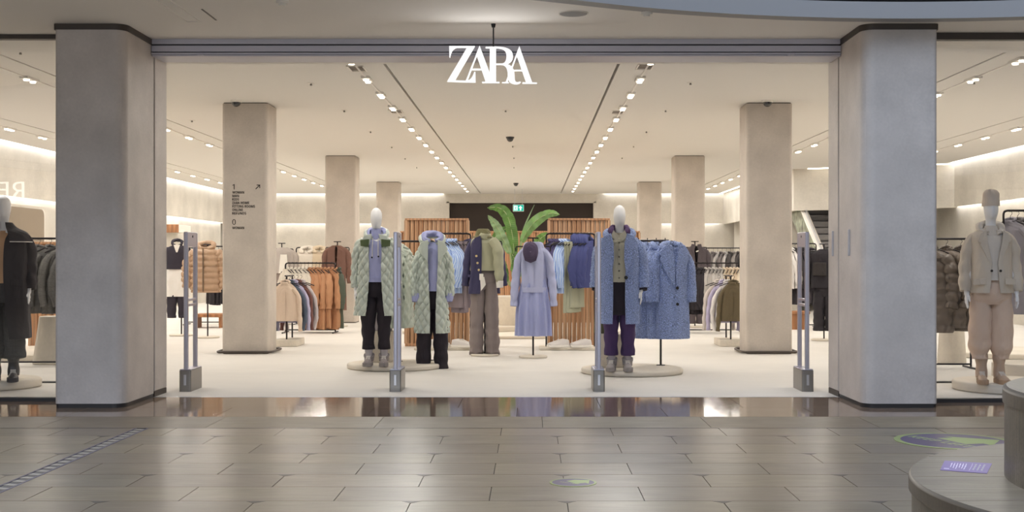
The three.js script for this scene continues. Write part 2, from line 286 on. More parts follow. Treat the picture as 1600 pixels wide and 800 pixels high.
// --- side and back walls: upper board forward, lower wall set back, light hidden in the slots
const LEDGE = 2.417;
function coveStrip(name, x0, x1, y, z0, z1, dirs) { }
{
  const wl = structGroup('wall_left');
  part('upper_panel', bx(WL - 0.06, WL, LEDGE, 3.75, BACK, Z(11.3)), M.wall, wl);
  part('lower_wall', bx(WL - 0.5, WL - 0.3, 0, 3.75, BACK, Z(11.3)), M.wall, wl);
  part('light_strip', bx(WL + 0.04, WL + 0.08, CEIL + 0.1, CEIL + 0.12, BACK + 0.3, Z(12)), M.coveGlow, wl);
  part('light_strip', bx(WL - 0.27, WL - 0.22, LEDGE + 0.12, LEDGE + 0.14, BACK + 0.3, Z(12)), M.coveGlow, wl);
  const zc = (BACK + Z(12)) / 2, L = Z(12) - BACK;
  areaLight(L, 0.06, COVE_I, COVEC, [WL + 0.06, CEIL + 0.095, zc], [WL + 0.04, 2.8, zc]);
  areaLight(L, 0.06, COVE_I, COVEC, [WL - 0.245, LEDGE + 0.1, zc], [WL - 0.265, 1.6, zc]);
  const wr = structGroup('wall_right'), E0 = Z(27.4);
  part('upper_panel', bx(WR, WR + 0.06, LEDGE, 3.75, Z(33), Z(11.3)), M.wall, wr);
  part('lower_wall', bx(WR + 0.3, WR + 0.5, 0, 3.75, BACK, Z(11.3)), M.wall, wr);
  part('light_strip', bx(WR - 0.08, WR - 0.04, CEIL + 0.1, CEIL + 0.12, E0, Z(12)), M.coveGlow, wr);
  part('light_strip', bx(WR + 0.22, WR + 0.27, LEDGE + 0.12, LEDGE + 0.14, E0, Z(12)), M.coveGlow, wr);
  const zr = (E0 + Z(12)) / 2, LR = Z(12) - E0;
  areaLight(LR, 0.06, COVE_I, COVEC, [WR - 0.06, CEIL + 0.095, zr], [WR - 0.04, 2.8, zr]);
  areaLight(LR, 0.06, COVE_I, COVEC, [WR + 0.245, LEDGE + 0.1, zr], [WR + 0.265, 1.6, zr]);
  // box round the escalator: slanting front, side towards the middle of the shop
  const en = structGroup('wall_escalator');
  const ex0 = 6.34, ez0 = Z(28.3), ex1 = WR + 0.05, ez1 = Z(26.7);
  const front = new THREE.Shape([[ex0, ez0], [ex1, ez1], [ex1, ez1 - 0.12], [ex0 + 0.1, ez0 - 0.12], [ex0 + 0.1, BACK], [ex0, BACK]].map((q) => new THREE.Vector2(q[0], -q[1])));
  const fg = new THREE.ExtrudeGeometry(front, { depth: CEIL - 0.16 + 0.5 - 2.39, bevelEnabled: false }); fg.rotateX(-Math.PI / 2); fg.translate(0, 2.39, 0);
  part('upper_panel', metreUV(fg), M.wall, en);
  part('lower_wall', bx(ex0 + 0.35, ex0 + 0.5, 0, 3.75, BACK, Z(30.2)), M.wall, en);
  part('lower_wall', bx(ex0 - 0.6, 6.22, 0, 2.39, Z(31.2), Z(31)), M.wall, en);
  const ang = Math.atan2(-(ez1 - ez0), ex1 - ex0);
  for (const [y, off] of [[CEIL - 0.014, 0.1]]) {
    const l = part('light_strip', new THREE.BoxGeometry(3.1, 0.02, 0.05), M.coveGlow, en); l.position.set((ex0 + ex1) / 2 + 0.05, y, (ez0 + ez1) / 2 + off + 0.08); l.rotation.y = ang;
    const al = areaLight(3.1, 0.06, COVE_I * 0.7, COVEC, [(ex0 + ex1) / 2 + 0.05, y - 0.03, (ez0 + ez1) / 2 + off + 0.08], [(ex0 + ex1) / 2, 2.7, (ez0 + ez1) / 2 + 0.02]);
  }
  areaLight(9.5, 0.05, COVE_I * 0.7, COVEC, [ex0 - 0.14, CEIL - 0.02, (BACK + ez0) / 2], [ex0 - 0.03, 2.7, (BACK + ez0) / 2]);
  part('light_strip', bx(ex0 - 0.17, ex0 - 0.11, CEIL - 0.012, CEIL - 0.002, BACK + 0.3, ez0 - 0.2), M.coveGlow, en);
  // back wall with dark opening
  const wb = structGroup('wall_back');
  part('upper_panel', bx(WL - 0.3, -2.25, LEDGE, 3.75, BACK - 0.06, BACK), M.wall, wb);
  part('upper_panel', bx(2.3, 6.4, LEDGE, 3.75, BACK - 0.06, BACK), M.wall, wb);
  part('upper_panel', bx(-2.25, 2.3, 3.1, 3.75, BACK - 0.06, BACK), M.wall, wb);
  part('lower_wall', bx(WL - 0.5, -4.1, 0, 3.75, BACK - 0.5, BACK - 0.3), M.wall, wb);
  part('lower_wall', bx(4.1, 10, 0, 3.75, BACK - 0.5, BACK - 0.3), M.wall, wb);
  for (const s of [-1, 1]) part('lower_wall', bx(Math.min(s * 4.1, s * 2.3), Math.max(s * 4.1, s * 2.3), 0, LEDGE, BACK - 0.3, BACK), M.wall, wb);
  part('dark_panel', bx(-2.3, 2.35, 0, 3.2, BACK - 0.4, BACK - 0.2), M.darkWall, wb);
  part('opening_frame', [bx(-2.32, -2.24, 0, 3.1, BACK - 0.2, BACK + 0.02), bx(2.28, 2.36, 0, 3.1, BACK - 0.2, BACK + 0.02), bx(-2.32, 2.36, 3.06, 3.12, BACK - 0.2, BACK + 0.02)], M.wall, wb);
  for (const [a, b] of [[WL, -2.4], [2.4, 6.3]]) {
    part('light_strip', bx(a + 0.2, b, CEIL + 0.1, CEIL + 0.12, BACK + 0.04, BACK + 0.08), M.coveGlow, wb);
    part('light_strip', bx(a, b, LEDGE + 0.12, LEDGE + 0.14, BACK - 0.27, BACK - 0.22), M.coveGlow, wb);
    areaLight(b - a - 0.2, 0.06, COVE_I, COVEC, [(a + b) / 2 + 0.1, CEIL + 0.09, BACK + 0.06], [(a + b) / 2 + 0.1, 2.8, BACK + 0.04]);
    areaLight(b - a, 0.06, COVE_I, COVEC, [(a + b) / 2, LEDGE + 0.1, BACK - 0.245], [(a + b) / 2, 1.6, BACK - 0.265]);
  }
  part('ceiling_edge', bx(-2.4, 2.4, CEIL, CEIL + 0.08, BACK, BACK + 0.27), M.ceiling, wb);
}
// --- columns
const font = await new FontLoader().loadAsync('fonts/droid/droid_sans_bold.typeface.json');
const fontR = await new FontLoader().loadAsync('fonts/droid/droid_sans_regular.typeface.json');
function text(str, size, wide, f = font) { const g = new TextGeometry(str, { font: f, size, depth: 0.002, curveSegments: 3, bevelEnabled: false }); g.computeBoundingBox(); const w = g.boundingBox.max.x - g.boundingBox.min.x; g.translate(-g.boundingBox.min.x, 0, 0); if (wide) g.scale(wide / w, 1, 1); return g; }
function roundedPlan(x0, x1, z0, z1, r, y0, y1) { // vertical prism with rounded corners
  const s = new THREE.Shape(), w = x1 - x0, h = z1 - z0, rs = Array.isArray(r) ? r : [r, r, r, r]; // corners: (x0,z0),(x1,z0),(x1,z1),(x0,z1)
  s.moveTo(x0 + rs[0], -z0); s.lineTo(x1 - rs[1], -z0);
  if (rs[1]) s.absarc(x1 - rs[1], -(z0 + rs[1]), rs[1], Math.PI / 2, 0, true);
  s.lineTo(x1, -(z1 - rs[2])); if (rs[2]) s.absarc(x1 - rs[2], -(z1 - rs[2]), rs[2], 0, -Math.PI / 2, true);
  s.lineTo(x0 + rs[3], -z1); if (rs[3]) s.absarc(x0 + rs[3], -(z1 - rs[3]), rs[3], -Math.PI / 2, -Math.PI, true);
  s.lineTo(x0, -(z0 + rs[0])); if (rs[0]) s.absarc(x0 + rs[0], -(z0 + rs[0]), rs[0], Math.PI, Math.PI / 2, true);
  const g = new THREE.ExtrudeGeometry(s, { depth: y1 - y0, bevelEnabled: false, curveSegments: 10 }); g.rotateX(-Math.PI / 2); g.translate(0, y0, 0); return metreUV(g);
}
for (const [d, row] of [[16.4, 'nearest the entrance'], [24.63, 'in the second row'], [32.78, 'in the third row']]) for (const s of [-1, 1]) {
  const c = structGroup('column', `beige plaster column ${row} on the ${s < 0 ? 'left' : 'right'} side of the shop`, 'column');
  const x0 = s < 0 ? -3.79 : 3.18, z1 = Z(d), z0 = z1 - 0.6;
  part('shaft', roundedPlan(x0, x0 + 0.61, z0, z1, 0.05, 0.02, CEIL - 0.012), M.plaster, c);
  part('shadow_joint', roundedPlan(x0 + 0.012, x0 + 0.598, z0 + 0.012, z1 - 0.012, 0.045, CEIL - 0.012, CEIL), M.brown, c);
  part('plinth_joint', roundedPlan(x0 + 0.006, x0 + 0.604, z0 + 0.006, z1 - 0.006, 0.05, 0, 0.02), M.brown, c);
  if (d < 17) {
    const e = 0.06, y = 0.03;
    part('bumper_rail', tube([[x0 - e, y, z1 - 0.05], [x0 - e + 0.04, y, z1 + e], [x0 + 0.3, y, z1 + e], [x0 + 0.61 + e - 0.04, y, z1 + e], [x0 + 0.61 + e, y, z1 - 0.05], [x0 + 0.61 + e, y, z0 + 0.05], [x0 + 0.57 + e, y, z0 - e], [x0 + 0.3, y, z0 - e], [x0 - e + 0.04, y, z0 - e], [x0 - e, y, z0 + 0.05]], 0.016, 8, true, 0.2), M.brown, c);
  }
  if (d < 17 && s < 0) {
    const k = d / F, px = (p) => X(p, d), py = (p) => Y(p, d), zf = z1 + 0.0005, put = (g, x, y) => { g.translate(px(x), py(y), zf); return g; };
    const L = [put(text('1', 0.07, 0.03, fontR), 363, 296)];
    [['WOMAN', 18.5], ['MAN', 10.5], ['KIDS', 10.5], ['ZARA HOME', 26.5], ['FITTING ROOMS', 35.5], ['ONLINE', 16.5], ['REFUNDS', 21.5]].forEach(([t, w], i) => L.push(put(text(t, 0.034, w * k), 363, 302.6 + 5.45 * i)));
    L.push(put(text('0', 0.07, 0.046, fontR), 363, 351), put(text('WOMAN', 0.034, 18.5 * k), 363, 358));
    const ar = poly([[0, 0.008], [0.045, 0.053], [0.018, 0.053], [0.018, 0.064], [0.064, 0.064], [0.064, 0.018], [0.053, 0.018], [0.053, 0.045], [0.008, 0]], 0.002); L.push(put(ar, 399, 296));
    const tp = part('directory_lettering', L.map((g) => g), M.print, c); tp.userData.label = 'dark floor directory lettering with an arrow';
  }
}
// --- front pillars between entrance and windows
for (const s of [-1, 1]) {
  const c = structGroup('pillar', `blue-grey rounded plaster pillar on the ${s < 0 ? 'left' : 'right'} side of the entrance`, 'pillar');
  const xi = 3.105, xo = s < 0 ? 3.69 : 3.73, z1 = 0.8, zg = -0.03, zb = -0.42;
  const mir = (a, b) => s < 0 ? [-b, -a] : [a, b], [a, b] = mir(xi, xo), R = 0.11, r = 0.03;
  const cr = s < 0 ? [0, 0, R, r] : [0, 0, r, R];
  part('shaft', roundedPlan(a, b, zg + 0.02, z1, cr, 0.035, MALLC - 0.05), M.pillar, c);
  const [a2, b2] = mir(xi - 0.012, xo + 0.012);
  part('top_band', roundedPlan(a2 , b2, zg + 0.02, z1 + 0.006, cr, MALLC - 0.05, MALLC), M.brown, c);
  part('base_band', roundedPlan(a + 0.004, b - 0.004, zg + 0.02, z1 - 0.004, cr, 0, 0.035), M.kick, c);
  const [g0, g1] = mir(xi + 0.05, xo - 0.02);
  part('shutter_groove', bx(g0, g1, 0, MALLC, zg - 0.02, zg + 0.02), M.black, c);
  const [j0, j1] = mir(xi, xo);
  part('jamb', bx(j0, j1, 0.05, MALLC, zb, zg - 0.02, 0.012), M.pillar, c);
  part('jamb_base', bx(j0 + 0.003, j1 - 0.003, 0, 0.05, zb + 0.003, zg - 0.02), M.brown, c);
  const hx = s * (xi - 0.004);
  if (s > 0) for (const hz of [0.36, -0.22]) part('pull_handle', bx(hx - 0.012, hx + 0.012, Y(400, 11.2), Y(360, 11.2), hz - 0.012, hz + 0.012, 0.006), M.steel, c);
}
// --- header above the entrance: three aluminium profiles with grooves
{
  const h = structGroup('trim_header', 'dark grey metal shutter track above the shop entrance', 'track');
  const zf = 0.08, P = (y0, y1, z) => bx(-3.1, 3.1, y0, y1, -0.3, z);
  part('upper_profile', P(3.185, MALLC, zf), M.header, h);
  part('groove', P(3.172, 3.185, zf - 0.05), M.black, h);
  part('fascia_profile', P(3.118, 3.172, zf - 0.01), M.header, h);
  part('groove', P(3.108, 3.118, zf - 0.05), M.black, h);
  part('lower_profile', P(3.095, 3.108, zf - 0.005), M.header, h);
  part('lower_profile', P(3.08, 3.093, zf - 0.02), M.header, h);
  part('back_board', bx(-3.7, 3.7, 3.09, 3.75, -0.45, -0.3), M.ceiling, h);
  for (const x of [X(313, 11.1), X(1236, 11.1)]) part('shutter_catch', bx(x - 0.03, x + 0.03, 3.083, 3.096, zf - 0.02, zf + 0.004, 0.004), M.header, h);
}
// --- shop windows at both sides
for (const s of [-1, 1]) {
  const w = structGroup(s < 0 ? 'window_1' : 'window_2'), zg = s < 0 ? 0.28 : 0.36, xa = s < 0 ? -9.4 : 3.72, xb = s < 0 ? -3.69 : 9.7;
  part('glass_pane', bx(xa, xb, 0.03, 3.19, zg - 0.006, zg), M.glass, w);
  part('head_frame', bx(xa, xb, s < 0 ? 3.19 : 3.17, MALLC, zg - 0.05, zg + 0.03), M.brown, w);
  part('sill_frame', bx(xa, xb, 0, 0.03, zg - 0.05, zg + 0.03), M.kick, w);
  part('soffit', bx(xa, xb, 3.2, 3.75, -0.46, zg - 0.06), M.ceiling, w);
  part('floor_track', bx(xa, xb, 0.0, 0.012, Z(12.58), Z(12.5)), M.black, w);
  part('display_floor', bx(xa, xb, -0.1, 0.002, -0.06, zg - 0.05), M.floor, w);
}
struct('trim_threshold', bx(-3.1, 3.1, -0.05, 0.001, Z(11.24), Z(11.2)), M.steel);

// ================================================================= THE MALL
const MX0 = -14, MX1 = 16, MZ1 = 24;
{
  // outline of the atrium void: an arc over the right pillar that opens out behind the viewer
  const pts = []; for (let a = -30; a <= 90; a += 7.5) pts.push(V(3.4 + 5.7 * Math.sin(a * Math.PI / 180), 6.72 - 5.7 * Math.cos(a * Math.PI / 180), 0));
  for (const q of [[10.5, 10], [11.5, 14], [10.5, 18], [6, 20], [0, 20.5], [-6, 20], [-10, 17.5], [-11, 12.5], [-10, 7.5], [-7.5, 4.6], [-4.6, 3.2], [-2.2, 2.75], [-0.7, 2.4]]) pts.push(V(q[0], q[1], 0));
  const curve = new THREE.CatmullRomCurve3(pts, true, 'centripetal'), N = 220, P0 = curve.getPoints(N).slice(0, N);
  const out = (o) => P0.map((p, i) => { const t = P0[(i + 1) % N].clone().sub(P0[(i + N - 1) % N]).normalize(); return new THREE.Vector2(p.x + t.y * o, -(p.y - t.x * o)); });
  const c = structGroup('ceiling_mall');
  const ext = (shape, y0, y1, mat, name) => { const g = new THREE.ExtrudeGeometry(shape, { depth: y1 - y0, bevelEnabled: false }); g.rotateX(-Math.PI / 2); g.translate(0, y0, 0); return part(name, metreUV(g), mat, c); };
  const s = new THREE.Shape([[MX0, -0.081], [MX1, -0.081], [MX1, -MZ1], [MX0, -MZ1]].map((q) => new THREE.Vector2(q[0], q[1])));
  s.holes.push(new THREE.Path(out(0.02))); ext(s, MALLC, MALLC + 0.14, M.mallCeil, 'soffit');
  part('over_shop', bx(MX0, MX1, MALLC + 0.14, 4.1, -0.05, 0.9), M.mallCeil, c);
  const ring = (r0, r1, y0, y1, mat, name) => { const q = new THREE.Shape(out(r1)); q.holes.push(new THREE.Path(out(r0))); return ext(q, y0, y1, mat, name); };
  ring(-0.01, 0.14, MALLC - 0.002, 3.365, M.fascia, 'fascia');
  ring(0.04, 0.14, 3.365, 3.39, M.black, 'fascia_joint');
  ring(-0.01, 0.14, 3.39, 4.3, M.fascia, 'fascia');
  ring(0.08, 0.3, 4.3, 11.4, M.mallWall, 'atrium_wall');
  part('rooflight', bx(-12, 12.5, 11.4, 11.5, 0.5, 21.5), M.skyGlow, c);
}
tag(part('ceiling_diffuser', [bx(-2.56, -2.545, MALLC - 0.008, MALLC + 0.02, 0.91, 4.2), bx(-2.455, -2.44, MALLC - 0.008, MALLC + 0.02, 0.91, 4.2), bx(-2.56, -2.44, MALLC - 0.008, MALLC + 0.02, 0.89, 0.91), bx(-2.545, -2.455, MALLC - 0.003, MALLC + 0.02, 0.91, 4.2)], M.mallCeil, scene), 'long slot air diffuser in the mall ceiling above left pillar', 'air diffuser');
tag(part('access_panel', bx(-2.3, -2.285, MALLC - 0.003, MALLC + 0.02, 0.95, 1.4), M.brown, scene), 'short dark slot in mall ceiling beside the long diffuser', 'slot');
{
  const sp = thing('ceiling_speaker', 'round grey grille speaker in the mall ceiling right of the sign', 'speaker', [0.655, MALLC, Z(9.95)]);
  part('rim', lathe([[0.108, 0], [0.118, -0.008], [0.122, -0.004], [0.122, 0.004]]), M.white, sp); part('grille', cyl(0.11, 0.11, 0.006, 0, -0.006, 0), std(0x8f8d8b, { roughness: 0.6 }), sp);
  for (const [px, py, w] of [[441, 2, 'left'], [1010, 19, 'right']]) {
    const d = 1.996 * F / (408 - py), o = thing('smoke_detector', `small white round detector on mall ceiling ${w} of the hanging sign`, 'detector', [X(px, d), MALLC, Z(d)]);
    part('base', cyl(0.05, 0.045, 0.02, 0, -0.02, 0, 24), M.white, o); part('head', cyl(0.03, 0.024, 0.016, 0, -0.036, 0, 24), M.white, o);
  }
}
// mall walls behind and beside the viewer, and the shop opposite with its lit sign
struct('wall_mall', [bx(MX0 - 0.3, MX0, 0, 4.2, 0.3, MZ1), bx(MX1, MX1 + 0.3, 0, 4.2, 0.4, MZ1), bx(MX0, MX1, 0, 4.2, MZ1, MZ1 + 0.3), bx(MX0, -9.4, 0, 4.2, -0.3, 0.3), bx(9.7, MX1, 0, 4.2, -0.3, 0.4)], M.mallWall);
{
  const o = thing('hanging_shop_sign', 'pale lit letters of a shop opposite, mirrored in the left window', 'sign', [-11.83, 2.74, 19]);
  const sh = structGroup('window_opposite');
  for (let i = 0; i < 5; i++) { const a = -12 + i * 4.2; part('lit_display', bx(a + 0.05, a + 4.1, 0.35, 3.15, MZ1 - 1.02, MZ1 - 1), M.oppGlow, sh); part('mullion', bx(a - 0.05, a + 0.05, 0, 3.2, MZ1 - 1.1, MZ1 - 0.95), M.kick, sh); }
  part('plinth_board', bx(-12.1, 9.1, 0, 0.35, MZ1 - 1.08, MZ1 - 0.95), M.kick, sh);
  const g = text('RE', 0.4, 0.62, fontR); g.scale(1, 1, 8); g.rotateY(Math.PI); part('lettering', g, M.signGlow, o); part('sign_board', bx(-0.75, 0.1, -0.06, MALLC - 2.74, 0.0, 0.04), M.mallWall, o);
}
// --- mall floor: grout bed, stone tiles, corner inlays, slots
const stoneMats = [], stoneDarkMats = [];
for (let i = 0; i < 8; i++) {
  const t = rep(T.stone[i % 4], 1 / 0.9, 1 / 0.45); t.offset.set(rnd(), rnd());
  stoneMats.push(std([0x8d7f6c, 0x958672, 0x877968, 0x92856f, 0x8a7e6c, 0x968873, 0x8b7d6b, 0x90826c][i], { map: t, roughness: 0.3 }));
  stoneDarkMats.push(std([0x9a8474, 0x927d6e, 0x957f6f, 0x9d8774][i % 4], { map: t, roughness: 0.075 }));
}
{
  const f = structGroup('floor_mall');
  part('grout_bed', bx(MX0, MX1, -0.2, -0.006, Z(11.23), MZ1), M.grout, f);
  const tile = (x0, x1, z0, z1, mat, name = 'floor_tile') => part(name, bx(x0 + 0.0024, x1 - 0.0024, -0.03, 0, z0 + 0.0024, z1 - 0.0024), mat, f);
  const pick = (a) => a[Math.floor(rnd() * a.length)];
  // running tiles, rows of 0.395 towards the viewer
  const row0 = 9.12, rh = 0.395, inl = M.brown.clone(); inl.color.set(0x4d463f); inl.roughness = 0.4;
  const tri = new THREE.ExtrudeGeometry(new THREE.Shape([new THREE.Vector2(-0.052, 0), new THREE.Vector2(0.052, 0), new THREE.Vector2(0, -0.06)]), { depth: 0.0012, bevelEnabled: false }); tri.rotateX(-Math.PI / 2);
  for (let r = 0; r < 10; r++) {
    const dFar = row0 - r * rh - (r ? 0 : 0), dNear = row0 - (r + 1) * rh, A = r % 2 === 1;
    const half = Math.max(3.4, 0.42 * dFar + 0.9);
    for (let k = -7; k <= 7; k++) {
      const x0 = 0.497 + (A ? 0 : 0.4) + 0.8 * k; if (x0 + 0.8 < CAMX - half - 0.6 || x0 > CAMX + half + 0.5) continue;
      const cuts = x0 < -2.62 && x0 + 0.8 > -2.5 ? [[x0, -2.61], [-2.51, x0 + 0.8]] : [[x0, x0 + 0.8]];
      for (const [a, b] of cuts) if (b - a > 0.01) tile(a, b, Z(dFar), Z(dNear), pick(stoneMats));
      if (A) { const t = part('corner_inlay', tri, inl, f); t.position.set(x0, -0.0004, Z(dFar) + 0.002); }
    }
  }
  part('far_paving', bx(MX0, MX1, -0.03, -0.001, Z(row0 - 10 * rh), MZ1), stoneMats[0], f);
  for (const [a, b] of [[MX0, -6], [6.9, MX1]]) part('far_paving', bx(a, b, -0.03, -0.001, Z(9.12), Z(row0 - 10 * rh)), stoneMats[3], f);
  // border course with thin metal line, then two dark polished courses up to the threshold
  part('border_line', bx(-6.5, 7.5, -0.03, 0.001, Z(9.15), Z(9.122)), std(0x5b534c, { roughness: 0.3, metalness: 0.5 }), f);
  const border = stoneMats.map((m) => { const c = m.clone(); c.color.multiplyScalar(0.95); c.roughness = 0.4; return c; });
  for (let k = -5; k <= 5; k++) tile(k * 1.25 + 0.4, k * 1.25 + 1.65, Z(9.8), Z(9.15), pick(border));
  for (let k = -5; k <= 5; k++) tile(k * 1.2 + 0.2, k * 1.2 + 1.4, Z(10.4), Z(9.8), pick(stoneDarkMats));
  for (let k = -5; k <= 5; k++) tile(k * 1.2 - 0.3, k * 1.2 + 0.9, Z(11.2), Z(10.4), pick(stoneDarkMats));
  // brush-filled expansion joint running towards the viewer
  part('joint_edge', [bx(-2.61, -2.598, -0.03, 0.0012, Z(9.12), Z(5.2)), bx(-2.522, -2.51, -0.03, 0.0012, Z(9.12), Z(5.2))], std(0x6a6370, { roughness: 0.5, metalness: 0.2 }), f);
  part('joint_bed', bx(-2.598, -2.522, -0.03, -0.004, Z(9.12), Z(5.2)), std(0x6f675f), f);
  const slug = new THREE.BoxGeometry(0.072, 0.006, 0.042), sm = std(0x9a9083, { roughness: 0.5 });
  for (let d = 9.06; d > 5.3; d -= 0.112) { const q = part('joint_slug', slug, sm, f); q.position.set(-2.56, -0.003, Z(d)); q.rotation.y = -0.35; }
}
// --- floor stickers
function stickerTex(draw, n = 512, m = n) { const c = document.createElement('canvas'); c.width = n; c.height = m; const g = c.getContext('2d'); draw(g, n, m); const t = new THREE.CanvasTexture(c); t.colorSpace = THREE.SRGBColorSpace; t.anisotropy = 8; return t; }
function roundSticker(R, x, z, label, small) {
  const t = stickerTex((g, n) => {
    g.fillStyle = '#8b9857'; g.fillRect(0, 0, n, n); g.fillStyle = '#41325c'; g.beginPath(); g.arc(n / 2, n / 2, n * 0.445, 0, 7); g.fill();
    g.fillStyle = '#8fa35a';
    if (small) {
      g.beginPath(); g.moveTo(n * 0.36, n * 0.34); g.lineTo(n * 0.54, n * 0.2); g.lineTo(n * 0.86, n * 0.26); g.lineTo(n * 0.82, n * 0.66); g.lineTo(n * 0.76, n * 0.56); g.lineTo(n * 0.66, n * 0.6); g.lineTo(n * 0.56, n * 0.68); g.closePath(); g.fill();
      g.save(); g.translate(n * 0.4, n * 0.6); g.rotate(0.62); g.font = `bold ${n * 0.1}px sans-serif`; g.textAlign = 'center'; g.fillText('KEEP LEFT', 0, 0); g.restore();
    } else {
      g.beginPath(); g.moveTo(n * 0.41, n * 0.33); g.lineTo(n * 0.56, n * 0.31); g.lineTo(n * 0.5, n * 0.22); g.lineTo(n * 0.92, n * 0.46); g.lineTo(n * 0.74, n * 0.78); g.lineTo(n * 0.7, n * 0.66); g.lineTo(n * 0.54, n * 0.7); g.closePath(); g.fill();
      g.save(); g.translate(n * 0.37, n * 0.53); g.rotate(1.12); g.font = `bold ${n * 0.15}px sans-serif`; g.textAlign = 'center'; g.fillText('KEEP LEFT', 0, n * 0.05); g.restore();
    }
  });
  const geo = new THREE.CircleGeometry(R, 64); geo.rotateX(-Math.PI / 2); geo.translate(0, 0.0012, 0);
  const m = thing('floor_sticker', label, 'sticker', [x, 0.0012, z]); part('printed_face', geo, std(0xffffff, { map: t, roughness: 0.35 }), m); part('rim', new THREE.CylinderGeometry(R, R, 0.0022, 64, 1, true), std(0x8b9857), m); return m;
}
roundSticker(0.393, 3.21, Z(8.47), 'large round purple floor sticker with green rim, arrow and lettering', false);
roundSticker(0.1315, X(895.5, 6.88), Z(6.88), 'small round purple floor sticker with green arrow in the foreground', true);

// --- stone seating drums in the right foreground
{
  const conc = std(0x8a7e6f, { map: rep(T.concrete, 1, 1), bumpMap: rep(T.concrete, 2), bumpScale: 0.002, roughness: 0.42 });
  const top = std(0x9a8d7c, { map: rep(T.stone[1], 0.9, 1.6), roughness: 0.4 });
  const o = thing('stone_bench', 'low round dark stone bench with pale top in the right foreground', 'bench', [2.82, 0, Z(4.27)]);
  const wrap = (R, y0, y1) => { const g = new THREE.CylinderGeometry(R, R, y1 - y0, 96, 1, true); g.translate(0, (y0 + y1) / 2, 0); const p = g.attributes.position, u = g.attributes.uv; for (let i = 0; i < p.count; i++) u.setXY(i, u.getX(i) * Math.PI * 2 * R, p.getY(i)); return g; };
  part('drum', wrap(1.14, 0, 0.395), conc, o);
  part('rim_band', [wrap(1.152, 0.395, 0.438), lathe([[1.14, 0.395], [1.152, 0.395]], 96), lathe([[1.152, 0.438], [1.149, 0.446], [1.14, 0.45]], 96)], std(0x75695c, { map: rep(T.concrete, 1), roughness: 0.4 }), o);
  for (let i = 0; i < 5; i++) { // top slabs in strips across
    const z0 = -1.14 + i * 0.456, z1 = z0 + 0.452, s = new THREE.Shape(), n = 14, R = 1.142;
    const xs = (z) => Math.sqrt(Math.max(0, R * R - z * z));
    for (let k = 0; k <= n; k++) { const z = z0 + (z1 - z0) * k / n; k ? s.lineTo(xs(z), -z) : s.moveTo(xs(z), -z); }
    for (let k = n; k >= 0; k--) { const z = z0 + (z1 - z0) * k / n; s.lineTo(-xs(z), -z); }
    const g = new THREE.ExtrudeGeometry(s, { depth: 0.03, bevelEnabled: false }); g.rotateX(-Math.PI / 2); g.translate(0, 0.42, 0); part('top_slab', metreUV(g), top, o);
  }
  const u = thing('stone_drum', 'taller round dark stone drum standing on the low stone bench', 'drum', [2.82, 0.45, Z(4.27)]);
  part('drum', wrap(0.815, 0, 0.27), conc, u);
  part('rim_band', [wrap(0.822, 0.27, 0.315), lathe([[0.822, 0.315], [0.818, 0.324], [0.806, 0.328]], 96)], std(0x75695c, { map: rep(T.concrete, 1), roughness: 0.4 }), u);
  part('top_slab', cyl(0.808, 0.808, 0.02, 0, 0.309, 0, 96), top, u);
  // purple sticker on the seat
  const h = CAMY - 0.452, q = (px, py) => { const d = F * h / (py - 408); return [X(px, d), Z(d)]; };
  const [A, B, C, D] = [q(1476, 719.5), q(1550, 724), q(1542, 739.5), q(1469, 734)];
  const t = stickerTex((g, n, m) => {
    g.fillStyle = '#8670ac'; g.fillRect(0, 0, n, m); g.fillStyle = '#efe9f6';
    g.fillRect(n * 0.6, m * 0.14, 4, m * 0.72); g.font = `bold ${m * 0.5}px sans-serif`;
    for (let i = 0; i < 6; i++) { const x = n * (0.17 + i * 0.06); g.fillRect(x, m * 0.2, 9, m * (0.45 + 0.15 * ((i * 7) % 3) / 2)); g.fillRect(x - 6, m * (0.3 + 0.08 * (i % 3)), 18, 6); }
    g.fillRect(n * 0.06, m * 0.8, n * 0.11, 8);
    g.fillStyle = '#d9e2c4'; for (let i = 0; i < 3; i++) for (let k = 0; k < 7; k++) g.fillRect(n * (0.66 + i * 0.09), m * (0.2 + k * 0.09), 22 - 6 * ((i + k) % 2), 5);
  }, 512, 128);
  const g = new THREE.BufferGeometry();
  g.setAttribute('position', new THREE.Float32BufferAttribute([D[0], 0.452, D[1], C[0], 0.452, C[1], B[0], 0.452, B[1], A[0], 0.452, A[1], D[0], 0.4501, D[1], C[0], 0.4501, C[1], B[0], 0.4501, B[1], A[0], 0.4501, A[1]], 3));
  g.setAttribute('uv', new THREE.Float32BufferAttribute([0, 0, 1, 0, 1, 1, 0, 1, 0, 0, 1, 0, 1, 1, 0, 1], 2)); g.setIndex([0, 1, 2, 0, 2, 3, 4, 6, 5, 4, 7, 6, 0, 4, 5, 0, 5, 1, 1, 5, 6, 1, 6, 2, 2, 6, 7, 2, 7, 3, 3, 7, 4, 3, 4, 0]); g.computeVertexNormals();
  tag(part('notice_sticker', g, std(0xffffff, { map: t, roughness: 0.4 }), scene), 'lilac rectangular notice sticker with white print on the round stone bench', 'sticker');
}

